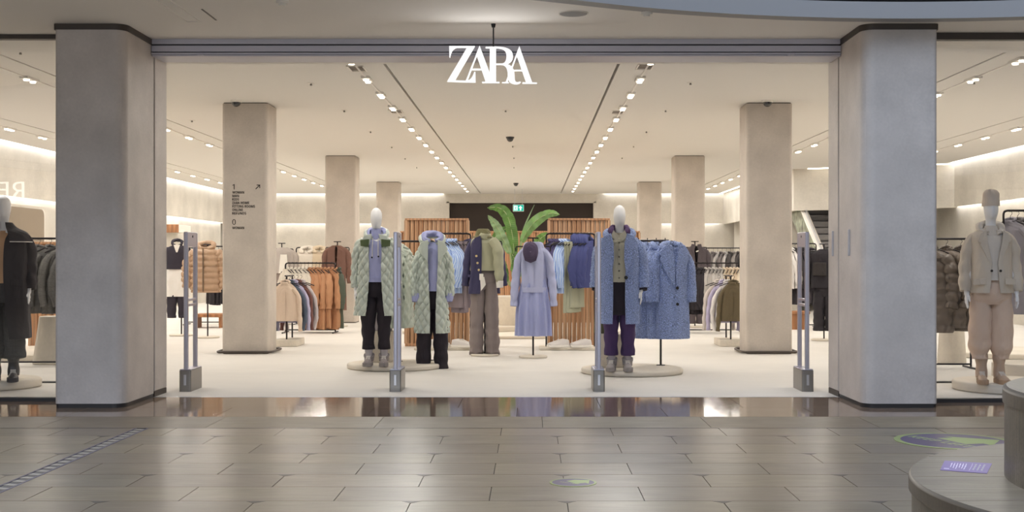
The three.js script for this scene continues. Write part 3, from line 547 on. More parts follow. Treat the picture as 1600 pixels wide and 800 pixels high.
// ================================================================= SIGN, LAMPS AND CEILING FITTINGS
{
  const k = 10.41 / F / 10, ox = X(770, 10.41) - 0, o = thing('letter_sign', 'glowing white serif letter sign hanging above the shop entrance', 'sign', [0, 0, Z(10.41)]);
  const S = (pts) => { const s = new THREE.Shape(); pts.forEach((q, i) => { const f = (a) => [ox + (a[0] - 800) * k, Y(60, 10.41) - a[1] * k]; if (!i) s.moveTo(...f(q)); else if (q.length === 2) s.lineTo(...f(q)); else if (q.length === 4) s.quadraticCurveTo(...f(q), ...f([q[2], q[3]])); else s.bezierCurveTo(...f(q), ...f([q[2], q[3]]), ...f([q[4], q[5]])); }); return s; };
  const ext = (list) => merge(list.map((p) => { const g = new THREE.ExtrudeGeometry(S(p), { depth: 0.03, bevelEnabled: true, bevelThickness: 0.002, bevelSize: 0.0003, bevelSegments: 1, curveSegments: 16 }); return g; }));
  part('letter', ext([[[122, 128], [520, 128], [208, 662], [395, 668], [480, 655, 512, 530], [528, 530], [530, 696], [90, 682], [402, 150], [240, 150], [152, 170, 135, 305], [125, 305]]]), M.glow, o);
  part('letter', ext([[[595, 122], [745, 525], [800, 690], [692, 690], [552, 278], [402, 672], [380, 670]], [[462, 482], [632, 482], [638, 500], [456, 500]]]), M.glow, o);
  part('letter', ext([[[690, 140], [860, 138], [1060, 140, 1112, 205, 1114, 280], [1112, 345, 1080, 390, 1010, 408], [1110, 420, 1140, 500, 1140, 600], [1142, 660, 1150, 690, 1185, 692], [1205, 690, 1222, 680], [1236, 688], [1215, 722, 1160, 722], [1080, 718, 1042, 690, 1032, 560], [1025, 450, 985, 420, 930, 418], [850, 418], [850, 685], [905, 687], [905, 703], [635, 701], [635, 684], [755, 686], [755, 158], [690, 157]]].map((p) => p)), M.glow, o).geometry;
  // counter of the third letter is cut by building the bowl as its own outline
  o.children.pop();
  part('letter', ext([
    [[690, 140], [850, 138], [850, 685], [905, 687], [905, 703], [635, 701], [635, 684], [755, 686], [755, 158], [690, 157]],
    [[848, 138], [860, 138], [1060, 140, 1112, 205, 1114, 280], [1112, 345, 1080, 395, 990, 412], [930, 420, 848, 417], [848, 401], [940, 402], [1000, 396, 1016, 340, 1015, 270], [1012, 190, 960, 158, 848, 159]],
    [[930, 408], [1000, 405], [1110, 420, 1140, 500, 1140, 600], [1142, 660, 1150, 692, 1185, 692], [1205, 690, 1222, 680], [1236, 688], [1215, 722, 1160, 722], [1080, 718, 1042, 690, 1034, 560], [1028, 450, 985, 420, 930, 418]]]), M.glow, o);
  part('letter', ext([[[1215, 130], [1415, 696], [1490, 698], [1490, 713], [1262, 711], [1262, 694], [1322, 695], [1176, 278], [1026, 688], [1052, 690], [1052, 704], [946, 703], [946, 690], [1002, 688], [1204, 158]], [[1112, 498], [1258, 498], [1264, 514], [1106, 514]]]), M.glow, o);
  part('hanging_rod', bar([X(771, 10.41), Y(74, 10.41), 0.015], [X(771, 10.41), MALLC, 0.015], 0.006), M.black, o);
  part('rod_cap', cyl(0.02, 0.014, 0.03, X(771, 10.41), MALLC - 0.03, 0.015, 16), M.black, o);
  areaLight(0.72, 0.3, SIGN_I, new THREE.Color(0xffffff), [0, 2.885, Z(10.41) + 0.05], [0, 2.885, 9]);
}
const ords = ['first', 'second', 'third', 'fourth', 'fifth', 'sixth', 'seventh', 'eighth', 'ninth', 'tenth', 'eleventh', 'twelfth', 'thirteenth', 'fourteenth', 'fifteenth', 'sixteenth', 'seventeenth', 'eighteenth', 'nineteenth', 'twentieth', 'twenty-first'];
{
  const housing = new RoundedBoxGeometry(0.1, 0.03, 0.34, 1, 0.006), lens = new THREE.CylinderGeometry(0.036, 0.03, 0.03, 16), trackG = new THREE.BoxGeometry(0.02, 0.012, 1);
  const rows = [[-1.57, 'inner left'], [1.57, 'inner right'], [-5.45, 'middle left'], [5.4, 'middle right'], [-7.92, 'outer left'], [7.98, 'outer right']];
  for (const [x, w] of rows) {
    const right = x > 5, dEnd = x > 6 ? 26 : 37.2;
    const t = thing('lighting_track', `thin recessed lighting track of the ${w} ceiling light row`, 'track', [x, CEIL, 0]);
    const b = part('track_channel', trackG, M.mallCeil, t); b.scale.z = dEnd - 12; b.position.set(0, -0.0065, Z((dEnd + 12) / 2));
    let i = 0;
    for (let d = 12.88; d < dEnd; d += 1.325) {
      const o = thing('ceiling_spotlight', `${ords[i]} spotlight cluster from the entrance in the ${w} ceiling row`, 'spotlight', [x, CEIL, Z(d)], 0, 'ceiling spotlights'); i++;
      part('housing', housing, M.ceiling, o).position.y = -0.012;
      for (const dz of i % 3 ? [-0.09, 0.09] : [-0.11, 0, 0.11]) { const l = part('lens', lens, M.lens, o); l.position.set(0, -0.03, dz); }
      areaLight(0.09, 0.32, SPOT_I * (Math.abs(x) > 7 ? 0.62 : 1), WARM, [x, CEIL - 0.048, Z(d)], [x + 0.00001, 0, Z(d)]);
    }
  }
  // grilles between the lights
  let gi = 0;
  for (const [px, py, w] of [[558, 107, 'left'], [619, 174, 'left'], [1008, 104, 'right'], [965, 175, 'right']]) {
    const d = 2.106 * F / (408 - py), o = thing('ceiling_grille', `${gi % 2 ? 'farther' : 'nearer'} square grille in the inner ${w} ceiling light row`, 'grille', [X(px, d), CEIL, Z(d)]); gi++;
    part('frame', [bx(-0.09, -0.075, -0.008, 0.01, -0.2, 0.2), bx(0.075, 0.09, -0.008, 0.01, -0.2, 0.2), bx(-0.09, 0.09, -0.008, 0.01, -0.2, -0.185), bx(-0.09, 0.09, -0.008, 0.01, 0.185, 0.2)], M.mallCeil, o);
    for (let k = -2; k <= 2; k++) part('slat', bx(-0.075, 0.075, -0.006, 0.006, k * 0.06 - 0.012, k * 0.06 + 0.012), std(0x9a9188), o);
  }
  // domes
  for (const [px, py, label] of [[369, 157, 'black dome camera on ceiling in front of left column'], [1199, 157, 'black dome camera on ceiling in front of right column'], [797, 214, 'black dome camera in the middle of the shop ceiling'], [806, 286, 'farther black dome camera above the exit sign']]) {
    const d = 2.106 * F / (408 - py), o = thing('dome_camera', label, 'camera', [X(px, d), CEIL, Z(d)]);
    part('mount', cyl(0.075, 0.07, 0.025, 0, -0.025, 0, 24), py === 157 ? M.white : M.dome, o);
    const g = new THREE.SphereGeometry(0.06, 24, 12, 0, Math.PI * 2, Math.PI / 2, Math.PI / 2); g.translate(0, -0.025, 0); part('dome', g, M.dome, o);
  }
  // sprinklers and detectors
  let si = 0;
  for (const [px, py] of [[436, 90], [486, 130], [538, 172], [579, 205], [612, 229], [633, 247], [651, 261], [790, 172], [801, 228], [803, 246], [803, 261], [1079, 129], [1040, 172], [1010, 205], [990, 228], [972, 246], [1113, 89], [300, 188], [32, 81], [1522, 128]]) {
    const d = 2.106 * F / (408 - py), o = thing('sprinkler', si < 7 ? `${ords[si]} ceiling sprinkler from the entrance left of the left light row` : si < 11 ? `${ords[si - 7]} ceiling sprinkler from the entrance in the middle of the ceiling` : si < 16 ? `${ords[si - 11]} ceiling sprinkler from the entrance right of the right light row` : ['ceiling sprinkler just inside the entrance in front of right column', 'ceiling sprinkler between the left pillar and left column', 'ceiling sprinkler seen through the left window', 'ceiling sprinkler seen through the right window'][si - 16], 'sprinkler', [X(px, d), CEIL, Z(d)], 0, 'ceiling sprinklers'); si++;
    part('plate', cyl(0.045, 0.04, 0.006, 0, -0.006, 0, 20), M.white, o); part('head', cyl(0.01, 0.014, 0.022, 0, -0.028, 0, 12), M.gateBase, o);
  }
  // exit sign
  const d = 36, o = thing('exit_sign', 'green running-man exit sign hanging on wires above the plant', 'sign', [X(810, d), Y(325, d), Z(d)]);
  const t = stickerTex((g, n, m) => { g.fillStyle = '#18a99d'; g.fillRect(0, 0, n, m); g.fillStyle = '#e9fffb'; g.fillRect(n * 0.06, m * 0.14, n * 0.36, m * 0.72); g.fillStyle = '#18a99d'; g.beginPath(); g.arc(n * 0.27, m * 0.28, m * 0.08, 0, 7); g.fill(); g.lineWidth = m * 0.09; g.strokeStyle = '#18a99d'; g.beginPath(); g.moveTo(n * 0.25, m * 0.38); g.lineTo(n * 0.22, m * 0.58); g.lineTo(n * 0.3, m * 0.7); g.lineTo(n * 0.27, m * 0.84); g.moveTo(n * 0.22, m * 0.58); g.lineTo(n * 0.15, m * 0.8); g.moveTo(n * 0.15, m * 0.46); g.lineTo(n * 0.34, m * 0.46); g.stroke(); g.fillStyle = '#e9fffb'; g.beginPath(); g.moveTo(n * 0.7, m * 0.14); g.lineTo(n * 0.9, m * 0.52); g.lineTo(n * 0.77, m * 0.48); g.lineTo(n * 0.77, m * 0.86); g.lineTo(n * 0.64, m * 0.86); g.lineTo(n * 0.64, m * 0.48); g.lineTo(n * 0.51, m * 0.52); g.fill(); }, 256, 128);
  const fm = new THREE.MeshStandardMaterial({ color: 0xffffff, map: t, emissive: 0xffffff, emissiveMap: t, emissiveIntensity: 0.5 });
  part('case', bx(-0.16, 0.16, -0.1, 0.1, -0.02, 0.018, 0.006), M.white, o);
  const fp = part('face', new THREE.BoxGeometry(0.3, 0.18, 0.004), fm, o); fp.position.z = 0.0195;
  for (const s of [-0.11, 0.11]) part('wire', bar([s, 0.1, 0], [s, CEIL - Y(325, d), 0], 0.005, 6), M.steel, o);
}

// ================================================================= SECURITY GATES
for (const [x, label] of [[-2.955, 'pale metal security gate beside the left pillar'], [-0.969, 'slim security gate in front of the green coats'], [0.957, 'slim security gate in front of the blue teddy coat'], [2.93, 'pale metal security gate beside the right pillar']]) {
  const o = thing('security_gate', label, 'security gate', [x, 0, Z(11.87)]), top = 1.512, H = 0.2;
  part('base', roundedPlan(-0.056, 0.056, -0.2, 0.2, 0.015, 0, 0.2), M.gateBase, o);
  part('base_cap', bx(-0.052, 0.052, 0.2, 0.212, -0.196, 0.196, 0.005), M.gate, o);
  for (const s of [-1, 1]) part('post', bx(-0.02, 0.02, 0.05, top, s * 0.16 - 0.022, s * 0.16 + 0.022, 0.01), M.gate, o);
  part('top_panel', bx(-0.018, 0.018, 1.37, top, -0.16, 0.16, 0.006), M.gate, o);
  part('alarm_lamp', (() => { const g = new THREE.CylinderGeometry(0.012, 0.012, 0.042, 16); g.rotateZ(Math.PI / 2); g.translate(0, 1.47, 0); return g; })(), M.black, o);
  for (const y of [0.815, 0.865]) part('crossbar', bx(-0.016, 0.016, y - 0.012, y + 0.012, -0.15, 0.15, 0.004), M.gate, o);
  part('cable_cover', bx(-0.012, 0.012, 0.06, 0.16, 0.198, 0.206, 0.003), M.steel, o);
}

// ================================================================= GARMENT KIT
// hanger with hook, hung from y = 0 down; shoulders along x
const hangerG = merge([tube([[-0.2, -0.15, 0], [-0.1, -0.112, 0], [0, -0.092, 0], [0.1, -0.112, 0], [0.2, -0.15, 0]], 0.008, 6), tube([[0, -0.092, 0], [0, -0.045, 0], [0.012, -0.03, 0], [0.02, -0.012, 0], [0.006, 0.006, 0], [-0.012, 0.002, 0]], 0.0028, 5)]);
const gCache = {};
function garmentGeo(type, v) {
  return gCache[type + v] ??= (() => {
    const R = (a, b) => { const q = Math.sin(v * 91.7 + type.length * 13.1 + a * 77) * 43758.5; return a + (b - a) * (q - Math.floor(q)); };
    const top = (w, L, b, sl, r, puff) => {
      const ks = [[-0.085, 0.05, 0.04], [-0.105, 0.07, 0.045], [-0.145, w * 0.62, b * 0.75], [-0.19, w * 0.82, b * 0.9], [-0.25, w * 0.86, b], [-0.12 - L * 0.5, w * R(0.96, 1.02), b * 0.95], [-0.1 - L, w * R(0.98, 1.12), b * R(0.9, 1.1)]];
      const body = shell(ks, { ns: puff ? 60 : 40, nt: puff ? 90 : 28, th: 0.005, p: 2.1, disp: puff ? puffY(0.04, 0.12, v) : folds(0.014, 6, v, -0.1) });
      const sleeves = [-1, 1].map((s) => limb([[s * (w - 0.08), -0.185, 0], [s * (w - 0.012), -0.28, R(-0.02, 0.02)], [s * (w + R(0.015, 0.045)), -0.18 - sl * 0.6, R(0.0, 0.04)], [s * (w + R(-0.005, 0.035)), -0.18 - sl, R(0.01, 0.06)]], [r * 0.75, r * 0.95, r * 0.85, r * 0.7], { ns: puff ? 24 : 14, nt: puff ? 60 : 18, flat: 0.8, disp: puff ? puffS(0.035, 0.11, v) : wrinkle(0.006, v) }));
      return { body, sleeves, collar: limb([[-0.05, -0.1, 0.035], [-0.062, -0.085, 0], [0, -0.07, -0.04], [0.062, -0.085, 0], [0.05, -0.1, 0.035]], [0.012, 0.018, 0.02, 0.018, 0.012], { ns: 8, nt: 12, hollow: false }) };
    };
    if (type === 'sweater') return top(0.185, R(0.54, 0.6), 0.045, 0.62, 0.05);
    if (type === 'shirt') return top(0.205, R(0.7, 0.76), 0.035, 0.56, 0.048);
    if (type === 'coat') return top(0.22, R(0.96, 1.04), 0.055, 0.58, 0.062);
    if (type === 'blazer') return top(0.215, R(0.74, 0.78), 0.06, 0.6, 0.062);
    if (type === 'puffer') return top(0.23, R(0.9, 0.96), 0.1, 0.6, 0.085, true);
    if (type === 'hoodie') { const t = top(0.215, R(0.6, 0.66), 0.06, 0.56, 0.06); t.hood = limb([[-0.11, -0.14, -0.01], [-0.07, -0.06, -0.05], [0, -0.03, -0.07], [0.07, -0.06, -0.05], [0.11, -0.14, -0.01]], [0.03, 0.05, 0.055, 0.05, 0.03], { ns: 12, nt: 14, hollow: false, disp: wrinkle(0.006, v) }); return t; }
    if (type === 'trousers') return { body: shell([[-0.1, 0.16, 0.012], [-0.13, 0.165, 0.025], [-0.4, 0.16, 0.035], [-0.1 - R(0.9, 1.0), 0.17, 0.04]], { ns: 32, nt: 20, th: 0.004, disp: folds(0.012, 4, v, -0.1) }), sleeves: [] };
    if (type === 'skirt') return { body: shell([[-0.1, 0.15, 0.02], [-0.2, 0.19, 0.04], [-0.5, 0.22, 0.055], [-0.1 - R(0.78, 0.86), 0.25, 0.065]], { ns: 40, nt: 20, th: 0.004, disp: folds(0.018, 9, v, -0.1) }), sleeves: [] };
  })();
}
function hangGarment(name, type, mat, label, category, pos, turn, group, v = 0) {
  const g = garmentGeo(type, v % 3), o = thing(name, label, category, pos, turn, group);
  part('body', g.body, mat, o); g.sleeves.forEach((s) => part('sleeve', s, mat, o)); if (g.hood) part('hood', g.hood, mat, o); else if (g.collar) part('collar', g.collar, mat, o);
  part('hanger', hangerG, M.railBlack, o);
  return o;
}
// a rail of garments: items [count, type, name, material, colour words]; rail runs from a to b at height y
function railOf(a, b, y, items, place, { turn = 1.2, jitter = 0.12, group } = {}) {
  const n = items.reduce((s, i) => s + i[0], 0), dx = (b[0] - a[0]) / n, dz = (b[1] - a[1]) / n, base = Math.atan2(-(b[1] - a[1]), b[0] - a[0]);
  let q = 0;
  for (const [c, type, name, mat, words] of items) for (let i = 0; i < c; i++, q++) {
    const ms = Array.isArray(mat) ? mat : [mat], x = a[0] + dx * (q + 0.5) + rr(-0.006, 0.006), z = a[1] + dz * (q + 0.5);
    hangGarment(name, type, ms[i % ms.length], c > 1 ? `${ords[i]} ${words} from the left on the ${place}` : `${words} on the ${place}`, name.split('_').pop(), [x, y - 0.006, z], base + turn + rr(-jitter, jitter), group ?? `${words}s on the ${place}`, q);
  }
}
// inverted U rail with feet
function uRail(label, x0, x1, y, z, { foot = 0.25, plate = false, hooks = 0, r = 0.0125, low = 0 } = {}) {
  const o = thing('clothes_rail', label, 'clothes rail', [(x0 + x1) / 2, low, z]), w = (x1 - x0) / 2, h = y - low;
  part('rail', [tube([[-w, h - 0.1, 0], [-w, h - 0.04, 0], [-w + 0.012, h - 0.012, 0], [-w + 0.04, h, 0]], r), bar([-w + 0.04, h, 0], [w - 0.04, h, 0], r), tube([[w - 0.04, h, 0], [w - 0.012, h - 0.012, 0], [w, h - 0.04, 0], [w, h - 0.1, 0]], r)], M.railBlack, o);
  for (const s of [-1, 1]) part('post', bar([s * w, 0, 0], [s * w, h - 0.095, 0], r), M.railBlack, o);
  if (plate) { part('base_plate', bx(-w - 0.1, w + 0.1, 0, 0.04, -0.24, 0.24, 0.012), M.cream, o); part('shadow_gap', bx(-w - 0.08, w + 0.08, -0.001, 0.0, -0.22, 0.22), M.black, o); }
  else { for (const s of [-1, 1]) part('foot', bx(s * w - 0.013, s * w + 0.013, 0, 0.02, -foot, foot, 0.005), M.railBlack, o); part('stretcher', bar([-w, 0.05, 0], [w, 0.05, 0], 0.01), M.railBlack, o); }
  for (let i = 0; i < hooks; i++) part('peg', bar([-w + 0.06 + i * (2 * w - 0.12) / (hooks - 1), h - 0.01, 0], [-w + 0.06 + i * (2 * w - 0.12) / (hooks - 1), h + 0.018, 0], 0.006, 6), M.railBlack, o);
  return o;
}
// display stand: disc foot, pole and forked top that carries a dressed hanger
function stand(label, x, d, top, { R = 0.19, fork = 0.22, h0 = 0 } = {}) {
  const o = thing('display_stand', label, 'display stand', [x, 0, Z(d)]);
  part('foot', disc(R, 0.028, 0.008), M.cream, o);
  part('pole', bar([0, 0.02, -0.02], [0, top, -0.02], 0.012), M.railBlack, o);
  part('head_bar', [bar([-0.07, top, -0.02], [0.07, top, -0.02], 0.009), tube([[-fork, top - 0.17, -0.02], [-fork, top - 0.13, -0.02], [-fork + 0.02, top - 0.11, -0.02], [0, top - 0.11, -0.02], [fork - 0.02, top - 0.11, -0.02], [fork, top - 0.13, -0.02], [fork, top - 0.17, -0.02]], 0.009)], M.railBlack, o);
  return o;
}
// front-facing top on a hanger or body: y = 0 at the neck
function topParts(o, mat, { w = 0.215, L = 0.62, b = 0.11, gap = 0, gapHem = gap, disp = folds(0.012, 5, 1), sl = 0.56, sr = [0.052, 0.06, 0.055, 0.045], spread = 0.045, sdisp = wrinkle(0.006, 1), th = 0.008, ns = 64, nt = 48, neck = 0.075, hemW = 1.05, sleeves = true, fwd = 0.02, y = 0, name = 'body', slope = 0.055, bend = 0 } = {}) {
  const ks = [[y, neck, neck * 0.8, gap], [y - 0.015, neck + 0.03, neck * 0.85, gap], [y - slope, w * 0.9, b * 0.8, gap], [y - slope - 0.06, w, b, gap], [y - L * 0.5, w * 0.99, b * 1.05, (gap + gapHem) / 2], [y - L, w * hemW, b * 1.12 * hemW, gapHem]];
  const body = part(name, shell(ks, { ns, nt, th, disp, p: 2.3 }), mat, o);
  if (sleeves) for (const s of [-1, 1]) part('sleeve', limb([[s * (w - 0.075), y - slope - 0.015, 0], [s * (w + 0.01), y - slope - 0.085, -0.005], [s * (w + spread * 0.75), y - slope - sl * 0.55, bend * -0.5], [s * (w + spread), y - slope - sl, fwd]], sr, { ns: 24, nt: Math.round(40 * Math.max(1, sl)), disp: sdisp, flat: 0.95 }), mat, o);
  return body;
}
function trouserGeo({ y = 0, L = 1, hip = 0.165, hem = 0.085, b = 0.09, gapx = 0.085, seed = 1, cuff = 0, knee = null, hz = 0 } = {}) {
  const list = [shell([[y, hip * 0.82, b * 0.85], [y - 0.08, hip * 0.95, b], [y - 0.18, hip, b * 0.98], [y - 0.25, hip * 0.9, b * 0.7]], { ns: 40, nt: 12, th: 0.004, disp: folds(0.006, 5, seed) })];
  const k = knee ?? (hip * 0.52 + hem) / 2;
  for (const s of [-1, 1]) list.push(limb([[s * hip * 0.47, y - 0.16, 0], [s * (hip * 0.5), y - 0.3, 0], [s * (gapx * 0.5 + hip * 0.26), y - L * 0.6, 0.005], [s * gapx, y - L + cuff * 0.5, hz], [s * gapx, y - L, hz]], [hip * 0.5, hip * 0.56, k, cuff ? k * 1.02 : hem, hem], { ns: 28, nt: 36, disp: wrinkle(0.006, seed + s), flat: 1 }));
  return merge(list);
}
const hoodGeo = (R0 = 0.115, r0 = 0.04, seed = 0) => { const R = R0 * 0.92, r = r0 * 0.7; // folded hood lying round the neck, open at the front
  const pts = []; for (let i = 0; i <= 12; i++) { const a = -0.28 + (Math.PI * 2 + 0.56 - 2 * Math.PI) * 0 + (i / 12) * (Math.PI * 2 - 0.7) + 0.63; pts.push([Math.sin(a) * R, 0.02 - Math.cos(a) * 0.035 + (Math.cos(a) < 0 ? 0.02 : 0), Math.cos(a) * R * 0.85]); }
  return limb(pts, [r * 0.6, r, r * 1.15, r * 1.25, r * 1.15, r, r * 0.6], { ns: 20, nt: 60, hollow: false, disp: (a, t, rr0, q) => 0.007 * n3(Math.cos(a) * 2 + seed, q * 16, Math.sin(a) * 2) + 0.005 * Math.sin(a * 3 + q * 20 + seed) });
};
const buttonG = (() => { const g = lathe([[0, 0.004], [0.006, 0.003], [0.009, 0.004], [0.011, 0.002], [0.011, -0.003], [0, -0.003]], 14); g.rotateX(Math.PI / 2); return g; })();
function buttons(o, list, mat, s = 1) { for (const [x, y, z] of list) { const m = part('button', buttonG, mat, o); m.position.set(x, y, z); m.scale.setScalar(s); } }
// lapel: padded flat piece lying on the chest, outline in x,y, wrapped on the chest of half width w and depth b
function lapelGeo(pts, th, w, b, lift = 0.01, fl = 0) {
  const s = new THREE.Shape(pts.map((q) => new THREE.Vector2(q[0], q[1]))), g0 = new THREE.ExtrudeGeometry(s, { depth: th, bevelEnabled: true, bevelThickness: th * 0.5, bevelSize: th * 0.6, bevelSegments: 2, steps: 1 });
  const g = subdivide(subdivide(g0)), p = g.attributes.position;
  for (let i = 0; i < p.count; i++) { const x = p.getX(i), y = p.getY(i), z = p.getZ(i), q = Math.min(0.995, Math.abs(x) / w); const base = b * Math.pow(1 - Math.pow(q, 2.3), 1 / 2.3); const nn = fl ? fl * n3(x * 60, y * 60, z * 60) : 0; p.setZ(i, base + lift + z + nn); }
  g.computeVertexNormals(); return g;
}
function subdivide(g) { // split each triangle in four
  const a = (g.index ? g.toNonIndexed() : g).attributes.position, out = [];
  const get = (i) => [a.getX(i), a.getY(i), a.getZ(i)], mid = (p, q) => p.map((c, i) => (c + q[i]) / 2);
  for (let i = 0; i < a.count; i += 3) { const A = get(i), B = get(i + 1), C = get(i + 2), ab = mid(A, B), bc = mid(B, C), ca = mid(C, A); for (const t of [[A, ab, ca], [ab, B, bc], [ca, bc, C], [ab, bc, ca]]) for (const q of t) out.push(...q); }
  const r = new THREE.BufferGeometry(); r.setAttribute('position', new THREE.Float32BufferAttribute(out, 3));
  const uv = []; for (let i = 0; i < out.length; i += 3) uv.push(out[i], out[i + 1]); r.setAttribute('uv', new THREE.Float32BufferAttribute(uv, 2)); r.computeVertexNormals(); return r;
}
// ---- shoes: heel at z = -0.1, toe at +0.17
function shoeUpper(h, shaft) {
  const P = [], uv = [], ns = 18, st = [[-0.115, 0.012, 0.05], [-0.105, 0.032, 0.085], [-0.06, 0.038, 0.095], [0.0, 0.038, 0.085], [0.06, 0.044, 0.065], [0.11, 0.044, 0.05], [0.145, 0.034, 0.04], [0.162, 0.012, 0.03]];
  for (const [z, w, hh] of st) for (let i = 0; i <= ns; i++) { const a = Math.PI * i / ns; P.push(Math.cos(a) * w, 0.018 + Math.pow(Math.sin(a), 0.7) * hh * h, z); uv.push(a * 0.04, z); }
  const list = [gridGeo(P, st.length - 1, ns, uv, true)];
  if (shaft) list.push(limb([[0, 0.05, -0.045], [0, 0.1, -0.052], [0, 0.05 + shaft, -0.042]], [0.054, 0.052, 0.06], { ns: 18, nt: 14, disp: wrinkle(0.004, 2) }));
  return merge(list);
}
const soleG = (th) => { const s = new THREE.Shape(); s.moveTo(0, -0.125); s.bezierCurveTo(0.05, -0.125, 0.04, -0.03, 0.042, 0.02); s.bezierCurveTo(0.058, 0.1, 0.045, 0.172, 0, 0.174); s.bezierCurveTo(-0.045, 0.172, -0.058, 0.1, -0.042, 0.02); s.bezierCurveTo(-0.04, -0.03, -0.05, -0.125, 0, -0.125); const g = new THREE.ExtrudeGeometry(s, { depth: th, bevelEnabled: true, bevelSize: 0.004, bevelThickness: 0.004, bevelSegments: 2 }); g.rotateX(Math.PI / 2); g.translate(0, th + 0.004, 0); g.applyMatrix4(new THREE.Matrix4().makeScale(1, 1, 1)); return g; };
function shoe(parent, x, mU, mS, { shaft = 0.08, h = 1, sole = 0.026, z = 0.03, turn = 0, laces = true, lug = false, y = 0 } = {}) {
  const g = new THREE.Group(); g.name = 'shoe'; g.position.set(x, y, z); g.rotation.y = turn; parent.add(g);
  part('upper', shoeUpper(h, shaft), mU, g); part('sole', soleG(sole), mS, g);
  const L = []; for (let i = 0; i < 4; i++) L.push(bar([-0.024, 0.083 * h + 0.012 - i * 0.009 + 0.012, 0.0 + i * 0.018], [0.024, 0.083 * h + 0.012 - i * 0.009 + 0.012, 0.008 + i * 0.018], 0.004, 6));
  if (laces) part('laces', L, M.white, g);
  return g;
}

// ================================================================= MANNEQUINS
function mannequinBody() {
  const J = (s) => ({ sh: [s * 0.135, 1.395, -0.015], el: [s * 0.19, 1.135, -0.03], wr: [s * 0.225, 0.885, 0.02], hip: [s * 0.085, 0.92, 0], kn: [s * 0.088, 0.5, 0.012], an: [s * 0.085, 0.1, -0.03] });
  const body = (x, y, z) => {
    const ax = Math.abs(x), j = J(1); let d = cap(ax, y, z, [0, 1.34, -0.01], [0.085, 1.3, 0], 0.1, 0.09);
    d = smin(d, cap(ax, y, z, [0.03, 1.3, 0], [0.03, 1.1, 0], 0.1, 0.092), 0.08); d = smin(d, cap(ax, y, z, [0.03, 1.12, 0], [0.06, 0.95, -0.01], 0.092, 0.105), 0.08);
    d = smin(d, cap(ax, y, z, [0, 1.4, -0.015], [0, 1.58, 0.0], 0.052, 0.045), 0.05);
    d = smin(d, cap(ax, y, z, [0.06, 1.385, -0.01], j.sh, 0.055, 0.042), 0.05);
    d = smin(d, cap(ax, y, z, j.sh, j.el, 0.042, 0.036), 0.03); d = smin(d, cap(ax, y, z, j.el, j.wr, 0.038, 0.026), 0.02);
    d = smin(d, cap(ax, y, z, j.hip, j.kn, 0.082, 0.052), 0.04); d = smin(d, cap(ax, y, z, j.kn, j.an, 0.052, 0.036), 0.03);
    d = smin(d, cap(ax, y, z, j.an, [0.085, 0.05, 0.03], 0.036, 0.028), 0.03); d = smin(d, cap(ax, y, z, [0.085, 0.045, 0.02], [0.09, 0.03, 0.12], 0.028, 0.022), 0.03);
    return d;
  };
  const head = (x, y, z) => {
    let d = ell(x, y, z, [0, 1.672, 0.002], [0.064, 0.098, 0.086]); d = smin(d, ell(x, y, z, [0, 1.63, 0.03], [0.047, 0.072, 0.052]), 0.04);
    d = smin(d, ell(x, y, z, [0, 1.625, 0.078], [0.012, 0.032, 0.014]), 0.03);
    d = Math.min(d, Math.max(ell(x, y, z, [0, 1.674, 0.0], [0.067, 0.101, 0.088]), -(y - 1.716 - 0.25 * (z - 0.05))));
    return smin(d, cap(x, y, z, [0, 1.44, -0.012], [0, 1.6, -0.002], 0.05, 0.044), 0.03);
  };
  const hand = (s) => {
    const B = [], w = [s * 0.225, 0.89, 0.02], pl = [s * 0.229, 0.805, 0.035];
    B.push([w, [s * 0.227, 0.85, 0.026], 0.026, 0.024]);
    for (let i = 0; i < 4; i++) { const zz = 0.064 - i * 0.0195, l = [0.075, 0.085, 0.08, 0.062][i]; B.push([[s * 0.227, 0.855, 0.034 - (i - 1.5) * 0.008], [s * 0.231, 0.8, zz], 0.014, 0.0115]); B.push([[s * 0.231, 0.8, zz], [s * 0.231, 0.8 - l * 0.5, zz + 0.004], 0.0095, 0.0085]); B.push([[s * 0.231, 0.8 - l * 0.5, zz + 0.004], [s * 0.223, 0.8 - l, zz + 0.008], 0.0085, 0.0065]); }
    B.push([[s * 0.223, 0.85, 0.04], [s * 0.217, 0.82, 0.078], 0.014, 0.0105]); B.push([[s * 0.217, 0.82, 0.078], [s * 0.213, 0.782, 0.09], 0.01, 0.0075]);
    return nets([s * 0.227 - 0.045, 0.7, -0.03], [s * 0.227 + 0.045, 0.93, 0.12], 0.0035, (x, y, z) => { let d = 1; B.forEach((q, i) => { const e = cap(x, y, z, q[0], q[1], q[2], q[3]); d = i ? smin(d, e, 0.006) : e; }); return d; });
  };
  return merge([nets([-0.34, -0.02, -0.2], [0.34, 1.5, 0.2], 0.012, body), nets([-0.11, 1.44, -0.13], [0.11, 1.82, 0.14], 0.005, head), hand(-1), hand(1)]);
}
const bodyG = mannequinBody();
function mannequin(label, x, d, base, turn, scale = 1) { const o = thing('mannequin', label, 'mannequin', [x, base, Z(d)], turn); o.scale.setScalar(scale); part('body', bodyG, M.mannequin, o); return o; }
function plinth(label, x, d, R, h) { const o = tag(part(numbered('round_plinth'), disc(R, h, 0.018, 72), M.cream, scene), label, 'plinth'); o.position.set(x, 0, Z(d)); return o; }
function sub(parent, name) { const g = new THREE.Group(); g.name = name; parent.add(g); return g; }

const green = fab(0xc6cdc0, { rough: 0.36, sheen: 0.3, bump: 0.006 }), greenD = fab(0x53603f), greenIn = fab(0x8aa07e), lav = fab(0xa5a8cf), blk = fab(0x292229), navy = fab(0x3d3a58), blue = fab(0xb5c8fb, { fluff: true, sheen: 0.8 }), plum = fab(0x52395f), khaki = fab(0xbdb6a0);
